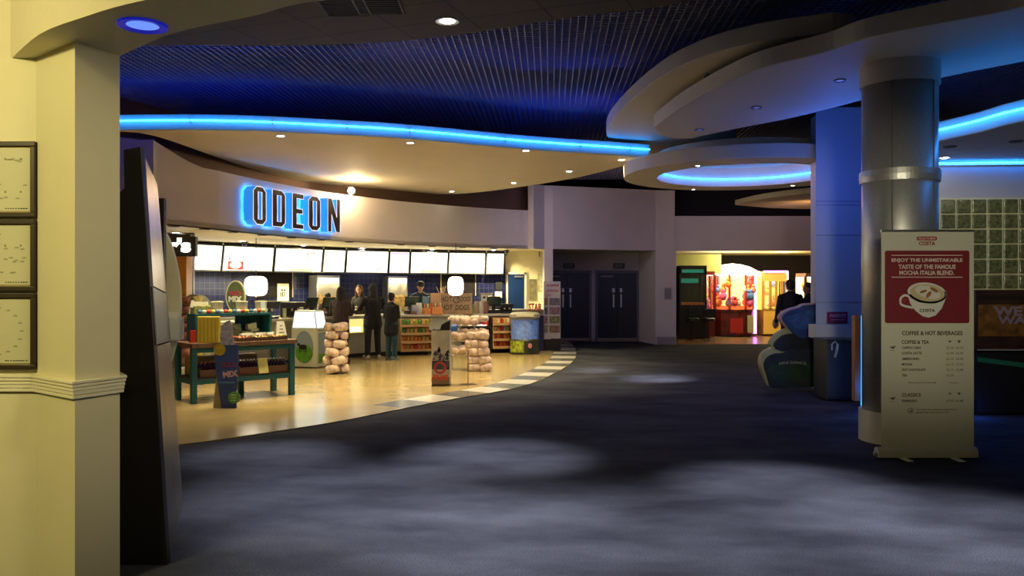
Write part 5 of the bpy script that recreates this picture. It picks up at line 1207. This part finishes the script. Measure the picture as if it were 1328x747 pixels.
# trays of food, right part of the table
tray_m=mat('tray_dark_wood',(.12,.06,.03),.5)
pc_=[(.7,.45,.1),(.6,.12,.05),(.75,.7,.55),(.45,.5,.1),(.7,.3,.05)]
for k,(x_,lab) in enumerate(((.72,'wooden tray of orange sweets in front of the riser'),(.98,'wooden tray of mixed sweets at the middle of the tabletop'),(1.24,'wooden tray of pale sweets near the right end of the tabletop'))):
    t=thing('sweet_tray',lab,'tray',TW(x_,.10,.83),an,'sweet trays'); MB().box(-.12,.12,-.12,.12,0,.015).box(-.12,.12,-.12,-.11,0,.05).box(-.12,.12,.11,.12,0,.07).box(-.12,-.11,-.12,.12,0,.06).box(.11,.12,-.12,.12,0,.06).build('tray_box',tray_m,t)
    for c_ in range(3):
        m_=MB()
        for q in range(14): m_.ell((rp.uniform(-.09,.09),rp.uniform(-.09,.09),rp.uniform(.02,.06)),rp.uniform(.012,.02),6)
        s_=m_.build('loose_sweets',mat('sweets_%d'%((c_+k)%5),pc_[(c_+k)%5],.4),t); s_['kind']='stuff'; s_.name='loose_sweets'
for k,(x_,lab) in enumerate(((.86,'white paper card lying behind the sweet trays'),(1.06,'white paper bag pile behind the middle tray'),(1.22,'white paper bag pile near the riser end'))):
    b_=MB(); b_.cbox((0,0,.05),.17,.10,.09,rz=.2*k,rx=-.2); b_.cbox((.03,.01,.085),.15,.08,.02,rz=-.3); on_table(b_,'paper_bag_pile',mat('paper_bag_white',(.72,.72,.62),.6),x_,.285,.83,lab,'paper bags')
t=thing('tent_card','white tent card with small lettering at the right end of the sweets table','card',TW(Lt-.10,.10,.83),an)
MB().ext([(-.09,0,0),(.09,0,0),(.055,.05,.26),(-.055,.05,.26)][::-1],(0,.008,0)).build('card_front',paper,t); MB().ext([(-.09,.12,0),(.09,.12,0),(.055,.06,.26),(-.055,.06,.26)][::-1],(0,.006,0)).build('card_back',paper,t)
for k in range(4): MB().box(-.05+.01*k,.05-.01*k,.0+.035*k*.28-.004+.008,.004+.035*k*.28,.04+k*.05,.052+k*.05).build('text_line',black,t)
for x_,y_,lab in ((1.0,.5,'pale folded napkin heap inside the teal riser'),(.8,.55,'olive packet heap inside the teal riser')):
    b_=MB()
    for k in range(5): b_.cbox((rp.uniform(-.05,.05),0,.05+k*.04),.13,.1,.04,rz=rp.uniform(-.6,.6),ry=rp.uniform(-.3,.3))
    on_table(b_,'napkin_heap' if x_==1.0 else 'packet_heap',mat('heap_'+('pale' if x_==1.0 else 'olive'),(.5,.48,.3) if x_==1.0 else (.25,.25,.12),.6),x_,y_-.05,.83,lab,'napkins' if x_==1.0 else 'packets')
# crates with bottles on the lower shelf
for k,(x_,w_,lab) in enumerate(((.28,.40,'crate of red topped bottles on the left of the lower shelf'),(.80,.34,'crate of dark bottles in the middle of the lower shelf'),(1.20,.34,'crate of dark bottles at the right of the lower shelf'))):
    t=thing('bottle_crate',lab,'crate',TW(x_,.12,.36),an,'crates on the lower shelf')
    MB().box(-w_/2,w_/2,-.13,.2,0,.02).box(-w_/2,w_/2,-.13,-.115,0,.10).box(-w_/2,w_/2,.185,.2,0,.14).box(-w_/2,-w_/2+.015,-.13,.2,0,.12).box(w_/2-.015,w_/2,-.13,.2,0,.12).build('crate_box',tray_m,t)
    for r_ in range(2):
        for q in range(6):
            bx_=-w_/2+.045+q*(w_-.09)/5; b_=MB(); b_.lathe([(.024,0),(.026,.12),(.012,.17),(.011,.195)],bx_,-.07+r_*.1,10)
            bo_=b_.build('bottle',mat('bottle_dark',(.03,.012,.03),.15),t); cp=MB(); cp.lathe([(.013,.19),(.014,.205)],bx_,-.07+r_*.1,8); cp.build('bottle_cap',mat('cap_'+('red' if k==0 else 'silver'),(.55,.08,.04) if k==0 else (.5,.5,.5),.3),bo_)
b_=MB().cbox((0,0,.11),.14,.02,.22,rx=-.3); on_table(b_,'yellow_flyer',mat('flyer_yellow',(.6,.55,.15),.5),.98,-.02,.36,'yellow and white flyer propped between the crates','flyer')
for x_,lab in ((.3,'wide tan box pushed to the back left of the lower shelf'),(.84,'wide tan box behind the middle crate')):
    b_=MB().box(-.22,.22,-.1,.1,0,.26); on_table(b_,'storage_box',mat('box_tan',(.5,.34,.12),.6),x_,.46,.36,lab,'box')
# cup standee
ys=10.72; gx,_=G(297,530); t=thing('cup_standee','blue cardboard cutout shaped like a pick and mix cup in front of the sweets table','cardboard cutout',(gx,ys,0))
def q(px,py): return (X(px,ys)-gx,0,Z(py,ys))
cu_=sm([(287,530.5),(284,508),(280,480),(278.5,462),(279,448)],4)+[(309,447)]+sm([(309,447),(309,470),(307.5,500),(306.5,530)],4)
cb2=mat('standee_cup_blue',(.035,.07,.26),.45,noise=.25,scale=5)
MB().ext([q(a,b) for a,b in cu_[::-1]],(0,.012,0)).build('cup_cutout',cb2,t)
MB().ext([q(a,b) for a,b in ((286,448),(285,436),(287,424),(293,417),(298,415),(301,421),(302,436),(303,448))],(0,.012,0)).build('cup_lid',mat('standee_lid_lilac',(.33,.33,.42),.45,noise=.4,scale=18),t)
def disc(px,py,r,y,m_,nm): MB().ext([(X(px,ys)-gx+r*math.cos(-2*math.pi*k/24),y,Z(py,ys)+r*math.sin(-2*math.pi*k/24)) for k in range(24)][::-1],(0,.008,0)).build(nm,m_,t)
disc(285,453.5,.078,-.012,mat('disc_yellow',(.45,.33,.03),.5,noise=.3,scale=30),'yellow_disc'); disc(304,515.5,.08,-.012,mat('disc_green',(.10,.30,.07),.5,noise=.4,scale=30),'green_disc')
text('lettering','PICK N',(X(297,ys)-gx,-.004,Z(473,ys)),(1,.0,.0),(-.1,0,1),.19,.06,mat('letters_wine',(.25,.04,.10),.5),t,.003,.04); text('lettering','MIX',(X(299,ys)-gx,-.004,Z(485,ys)),(1,0,.12),(-.12,0,1),.2,.085,mat('letters_pale_pink',(.55,.35,.45),.5),t,.003,.05)
for k in range(3): MB().cbox((X(303.5,ys)-gx,-.014,Z(512+k*3.5,ys)),.07,.003,.012).build('disc_text',mat('disc_text_white',(.45,.6,.35),.5),t)
MB().box(X(283.5,ys)-gx,X(305,ys)-gx,-.004,-.002,Z(497,ys),Z(495,ys)).build('wave_line',mat('wave_blue',(.08,.2,.5),.5),t)
MB().hexa([q(276,532),q(288,531),(q(288,531)[0],.01,0.0),(q(276,532)[0],.02,0)],[(q(279,448)[0]+.01,.28,.72),(q(283,448)[0],.02,.75),(q(283,448)[0],.03,.75),(q(279,448)[0]+.01,.29,.72)]).build('side_strut',mat('card_brown',(.30,.24,.12),.7),t)
for o in t.children: pass

# ================================================================ PEOPLE
skin=mat('skin',(.45,.24,.15),.5); eye_m=mat('eye_dark',(.02,.015,.012),.3); lip=mat('lip',(.35,.12,.10),.5)
def person(label,loc,rz,H,topc,legc,hairc,arms,hair='short',coat=.86,shoe=(.02,.02,.02),lean=0,headturn=0,slim=1.0,cap=None,head_fwd=0):
    k=H/1.7; t=thing('person',label,'person',loc,rz); 
    L=lambda y,z: (y + math.sin(lean)*(z-.9) if z>.9 else y)   # lean forward above the hips
    def J(x,y,z):
        if z>.9: h=z-.9; return Vector((x*slim, y*1+math.sin(lean)*h, .9+math.cos(lean)*h))
        return Vector((x*slim,y,z))
    b_=MB(Matrix.Scale(k,4)); b2_=MB(Matrix.Scale(k,4)); hc=J(0,.03+head_fwd,1.60); 
    hm=Matrix.Scale(k,4)@Matrix.Translation(hc)@Matrix.Rotation(headturn,4,'Z')@Matrix.Rotation(-head_fwd*4-lean*.5,4,'X')
    # head with face
    b_.m=hm; b_.ell((0,0,.02),(.075,.093,.105),18); b_.ell((0,.03,-.055),(.052,.058,.05),14); b_.ell((0,.095,-.01),(.012,.018,.02),8); b_.ell((0,.088,-.055),(.025,.012,.010),8)
    b_.ell((-.077,0,0),(.012,.02,.03),8); b_.ell((.077,0,0),(.012,.02,.03),8); b_.m=Matrix.Scale(k,4)
    b_.cap(J(0,0,1.40),hc+Vector((0,-.01,-.06)),.055,.05)
    b_.cap(J(-.09,0,.92),J(.09,0,.92),.11,.11); b_.cap(J(0,0,.95),J(0,0,1.3),.12,.125); b_.cap(J(-.13,0,1.36),J(.13,0,1.36),.075,.075)
    for s in (-1,1):
        b_.cap(J(s*.09,0,.9),J(s*.10,.01,.48),.085,.055); b_.cap(J(s*.10,.01,.48),J(s*.11,-.01,.09),.052,.036); b_.cap((s*.11*slim,-.03,.05),(s*.13*slim,.14,.035),.04,.032)
    sh={}
    for s,(e,w_) in zip((-1,1),arms):
        S_=J(s*.185,0,1.37); e=J(*e); w_=J(*w_); sh[s]=(S_,e,w_)
        b_.cap(S_,e,.05,.038); b_.cap(e,w_,.037,.026)
        d=(w_-e).normalized(); side=d.cross(Vector((0,0,1))); 
        if side.length<.2: side=Vector((1,0,0))
        side.normalize(); up=side.cross(d).normalized()
        palm=w_+d*.05
        b_.cap(w_+d*.01,palm+d*.02,.026,.03)
        for f,(off_,ln) in enumerate(((-.03,.07),(-.01,.082),(.011,.078),(.031,.06))):
            p0=palm+d*.03+side*off_; p1=p0+d*ln*.55-up*.006; p2=p1+d*ln*.35-up*.022
            b_.cap(p0,p1,.0095,.0085,8); b_.cap(p1,p2,.0085,.007,8)
        th0=w_+d*.03-side*s*.025; th1=th0+d*.03-side*s*.03-up*.01; th2=th1+d*.03-side*s*.005-up*.012
        b_.cap(th0,th1,.012,.010,8); b_.cap(th1,th2,.010,.008,8)
    b_.build('body',skin,t,remesh=.0075*k)
    # face details
    f_=MB(hm); f_.ell((-.03,.083,.02),(.011,.006,.006),8); f_.ell((.03,.083,.02),(.011,.006,.006),8); f_.build('eyes',eye_m,t); MB(hm).ell((0,.098,-.055),(.022,.004,.005),8).build('mouth',lip,t)
    # top
    j=MB(Matrix.Scale(k,4)); j.cap(J(-.11,0,1.36),J(.11,0,1.36),.095,.095); j.cap(J(0,0,1.3),J(0,-.0,.98),.158,.142); j.cap(J(-.07,0,1.3),J(-.06,0,1.0),.125,.12); j.cap(J(.07,0,1.3),J(.06,0,1.0),.125,.12)
    j.cap(J(-.07,0,1.0),J(-.08,0,coat),.12,.135); j.cap(J(.07,0,1.0),J(.08,0,coat),.12,.135); j.cap(J(-.03,0,1.43),J(.03,0,1.43),.075,.075)
    for s in (-1,1):
        S_,e,w_=sh[s]; j.cap(S_,e,.066,.054); j.cap(e,w_,.053,.040)
    tm=mat('cloth_%d%d%d_%s'%(topc[0]*999,topc[1]*999,topc[2]*999,'top'),topc,.85,noise=.2,scale=12); j.build('jacket',tm,t,remesh=.011*k)
    l=MB(Matrix.Scale(k,4)); l.cap(J(-.08,0,.94),J(.08,0,.94),.125,.125)
    for s in (-1,1): l.cap(J(s*.09,0,.9),J(s*.10,.01,.48),.105,.078); l.cap(J(s*.10,.01,.48),J(s*.11,-.01,.085),.077,.066)
    l.build('trousers',mat('cloth_%d%d%d_legs'%tuple(int(c*999) for c in legc),legc,.85,noise=.25,scale=12),t,remesh=.011*k)
    for s in (-1,1): MB(Matrix.Scale(k,4)).cap((s*.11*slim,-.04,.055),(s*.13*slim,.15,.045),.052,.043).box(s*.12*slim-.045,s*.12*slim+.045,-.08,.18,0,.025).build('shoe',mat('shoe_%d'%(shoe[0]*999),shoe,.5),t,remesh=.009)
    hh=MB(hm); hh.ell((0,-.018,.045),(.088,.098,.098),16); hh.ell((0,-.05,-.0),(.080,.062,.085),14)
    if hair=='long':
        hh.cap((0,-.06,0),(0,-.075,-.24),.08,.065); hh.cap((-.07,-.02,.02),(-.08,-.01,-.2),.034,.03); hh.cap((.07,-.02,.02),(.08,-.01,-.2),.034,.03)
    if hair=='hood': hh.ell((0,-.02,.01),(.105,.10,.125),14); hh.cap((0,-.05,-.06),(0,-.05,-.16),.09,.10)
    if hair=='bun': hh.ell((0,-.09,.10),(.05,.05,.05),10)
    ho=hh.build('hair' if hair!='hood' else 'hood',mat('hair_%d'%(hairc[0]*9999),hairc,.7,noise=.3,scale=30),t,remesh=.009)
    if cap: 
        c_=MB(hm); c_.lathe([(.098,.05),(.095,.12),(.06,.15),(.01,.155)],n=20); c_.cap((-.03,.09,.06),(.03,.12,.055),.035,.03); c_.build('cap',mat('cap_cloth',cap,.8),t)
    for c_ in t.children: pass
    return t
down=[((-.24,0,1.10),(-.23,.10,.87)),((.24,0,1.10),(.23,.10,.87))]
fwd=[((-.24,.03,1.12),(-.13,.25,1.10)),((.24,.03,1.12),(.13,.25,1.10))]
dkc_=(.012,.012,.016)
x=X(441,16.9); person('person with long dark hair in a long brown coat seen from behind at the counter',(x,16.95,.012),-.15,1.56,(.045,.028,.025),(.02,.018,.02),(.012,.008,.006),fwd,'long',coat=.60)
x=X(483,18.0); person('person in black hooded clothes standing at the counter with both arms forward',(x,18.05,.012),.55,1.62,(.008,.008,.012),(.010,.010,.014),(.006,.005,.006),[((-.27,.04,1.14),(-.24,.26,1.18)),((.27,.02,1.10),(.20,.24,1.08))],'hood',coat=.78,shoe=(.35,.33,.3),slim=1.18)
x=X(508,17.8); person('shorter person with tied dark hair, black top and blue jeans at the counter',(x,17.75,.012),-.3,1.43,(.010,.012,.014),(.02,.06,.08),(.025,.012,.008),[((-.22,.02,1.12),(-.12,.22,1.22)),((.22,.02,1.12),(.12,.22,1.22))],'bun',coat=.72,shoe=(.1,.14,.16),slim=.85)
x=X(470,19.9); person('server with long hair leaning over the counter towards the hooded customer',(x,19.95,.012),math.pi-.35,1.62,(.012,.010,.012),dkc_,(.05,.02,.01),[((-.22,.1,1.12),(-.14,.34,1.12)),((.22,.1,1.12),(.14,.34,1.12))],'long',lean=.22,headturn=.3)
x=X(545,20.5); person('server in a dark cap and navy top looking down behind the counter',(x,20.5,.012),math.pi+.2,1.68,(.010,.03,.06),dkc_,(.01,.01,.01),fwd,'short',cap=(.012,.012,.03),head_fwd=.04)
x=X(427,18.75); person('dark clothed server working behind the tills left of the long haired customer',(x,18.75,.012),.4,1.45,(.03,.012,.012),dkc_,(.01,.008,.008),fwd,'short',lean=.3)
x=X(1025,17.0); person('dark haired person in a black coat standing behind the leaf shaped cabinet',(x,17.0,0),.2,1.72,(.008,.008,.014),dkc_,(.02,.012,.008),down,'short',slim=1.15)
x=X(1049,17.2); person('person turning sideways next to the white pillar behind the leaf shaped cabinet',(x,17.2,0),1.2,1.66,(.012,.010,.016),dkc_,(.04,.015,.010),down,'short',headturn=.5)
# ================================================================ LIGHT
W = bpy.data.worlds.new('w'); S.world = W; W.use_nodes = True
W.node_tree.nodes['Background'].inputs[0].default_value = (.01,.012,.03,1); W.node_tree.nodes['Background'].inputs[1].default_value = .15
warm = (1,.80,.42); yell = (1,.84,.40); cool = (.92,.93,1); bl = (.03,.16,1)
# warm lobby lamps, with further spots added to brighten single things
spot((-3.6,1.6,3.45),(-3.4,4.6,1.6), 330, (1,.86,.36), 120, .8, .2)
spot((-.9,1.2,3.5),(-1.6,4.4,2.9), 60, (1,.84,.42), 110, 1, .2)
spot((.2,2.6,2.8),(-2.2,4.5,1.6), 110, (1,.86,.5), 60, 1, .2)  # fill spot added for the dim end face of the pilaster
spot((1.2,.4,2.7),(3.9,8.0,2.4), 600, (1,.93,.68), 34, .8, .25)  # added spot that brightens the column and banner from the front
spot((-.9,4.7,4.4),(-2.55,6,1.5), 90, (1,.85,.5), 26, 1, .1)  # unseen spot added to brighten the pale standee panel
spot((6.3,9.4,3.2),(6.1,10.9,2.0), 13, (1,.9,.5), 100, 1, .05)  # warm spot added under the low canopy for the glass blocks
spot((7.2,9.0,3.2),(7.0,10.3,1.2), 13, (1,.7,.4), 70, 1, .05)  # warm spot added to keep the poster orange
# counter hall downlights
for px,off,e in ((228,-1.3,70),(314,-2.0,110),(393,-2.2,110),(470,-2.3,110),(560,-1.6,120),(640,-1.0,130)):
    x,y,a_ = hit(px, offset(BK,off)); spot((x,y,2.57),(x,y,0), e*4, yell, 155, .7, .07)
# canopy downlights
for px,py in ((364,176),(532,185),(682,195),(806,207),(738,222),(666,237)):
    x,y = CE(px,py,cz); spot((x,y,cz-.03),(x,y,0), 420 if px<600 else 230, warm, 85, .8, .05)
x,y,a_ = hit(446,BK); point((x+.32,y-.22,Z(248,y)), 45, (1,.7,.32), .05)
for (x,y) in ((-4.2,10.6),(-2.4,12.5),(-.9,15),(.4,17.5)):  # extra warm spots with no fittings, added to brighten floor and goods
    spot((x,y+.3,cz-.05),(x,y,0), 380, warm, 95, .9, .1)
# spots added to light the dark front of the goods
spot((-2.6,8.6,3.9),(-3.9,11.5,.8), 120, (1,.82,.5), 50, 1, .1)
spot((-.5,10.6,3.9),(-2.6,16.5,1.0), 160, (1,.82,.5), 50, 1, .1)
# cool pools on the carpet from the high ceiling
for px,py,e,an in ((640,592,1500,27),(850,491,2600,17),(1010,632,1500,28),(430,640,1200,36),(350,590,900,24),(760,690,1100,42),(1270,690,1300,36),(1130,720,900,36),(560,700,1100,40),(770,480,1700,12)):
    x,y = G(px,py); spot((x*.9,y+.6,4.55) if py>500 else (.9,12.7,4.5),(x,y,0), e, cool, an, 1, .15)
# blue light: uplights above the open grid, glow of the neon counter edges
for x,y,e,L in ((-4.9,12.0,60,3.2),(-1.6,12.4,22,3.0),(.9,13.1,55,2.0)):
    area((x,y,4.76),(x,y,6), e, (.008,.045,1), L, .5)
point((4.6,10.2,.3), 5, bl, .1); point((5.7,10.0,.12), 1.5, bl, .1); spot((4.0,9.6,3.2),(4.3,10.45,.8), 25,(1,.75,.5),40,1,.1)  # the warm spot is added to bring out the orange panel
point((4.4,11.0,3.2), 26, (.04,.14,1), .2)
# weak violet fill spots added to lift the dim hall walls
for x,y,e in ((1.0,18.5,60),(6.5,19.0,50),(-1.5,9.2,30)):
    spot((x,y,3.7 if y>12 else 4.5),(x+.8,y+3.2,2.2), e, (.62,.55,1), 140, 1, .5)
# arcade
point((7,25.0,2.45), 60, (1,.9,.45), .2); point((9,27,2.4), 70, (1,.8,.45), .2)
point((4.1,14.5,3.72), 16, (1,.4,.5), .3)
spot((6.9,18.3,2.9),(6.9,19.5,3.6),40,(1,.5,.2),140,1,.2)
# ================================================================ CAMERA
cd = bpy.data.cameras.new('camera'); cam = bpy.data.objects.new('camera', cd); C.objects.link(cam)
cam.location = (0,0,EYE); cam.rotation_euler = (math.pi/2,0,0); cd.sensor_width = 36; cd.lens = 36*F/1328; cd.clip_start=.05
cd.shift_y = -(373.5-HY)/1328
S.camera = cam
vs_ = S.view_settings; vs_.view_transform='Standard'; vs_.look='None'; vs_.exposure=.35; vs_.gamma=1; vs_.use_curve_mapping=False
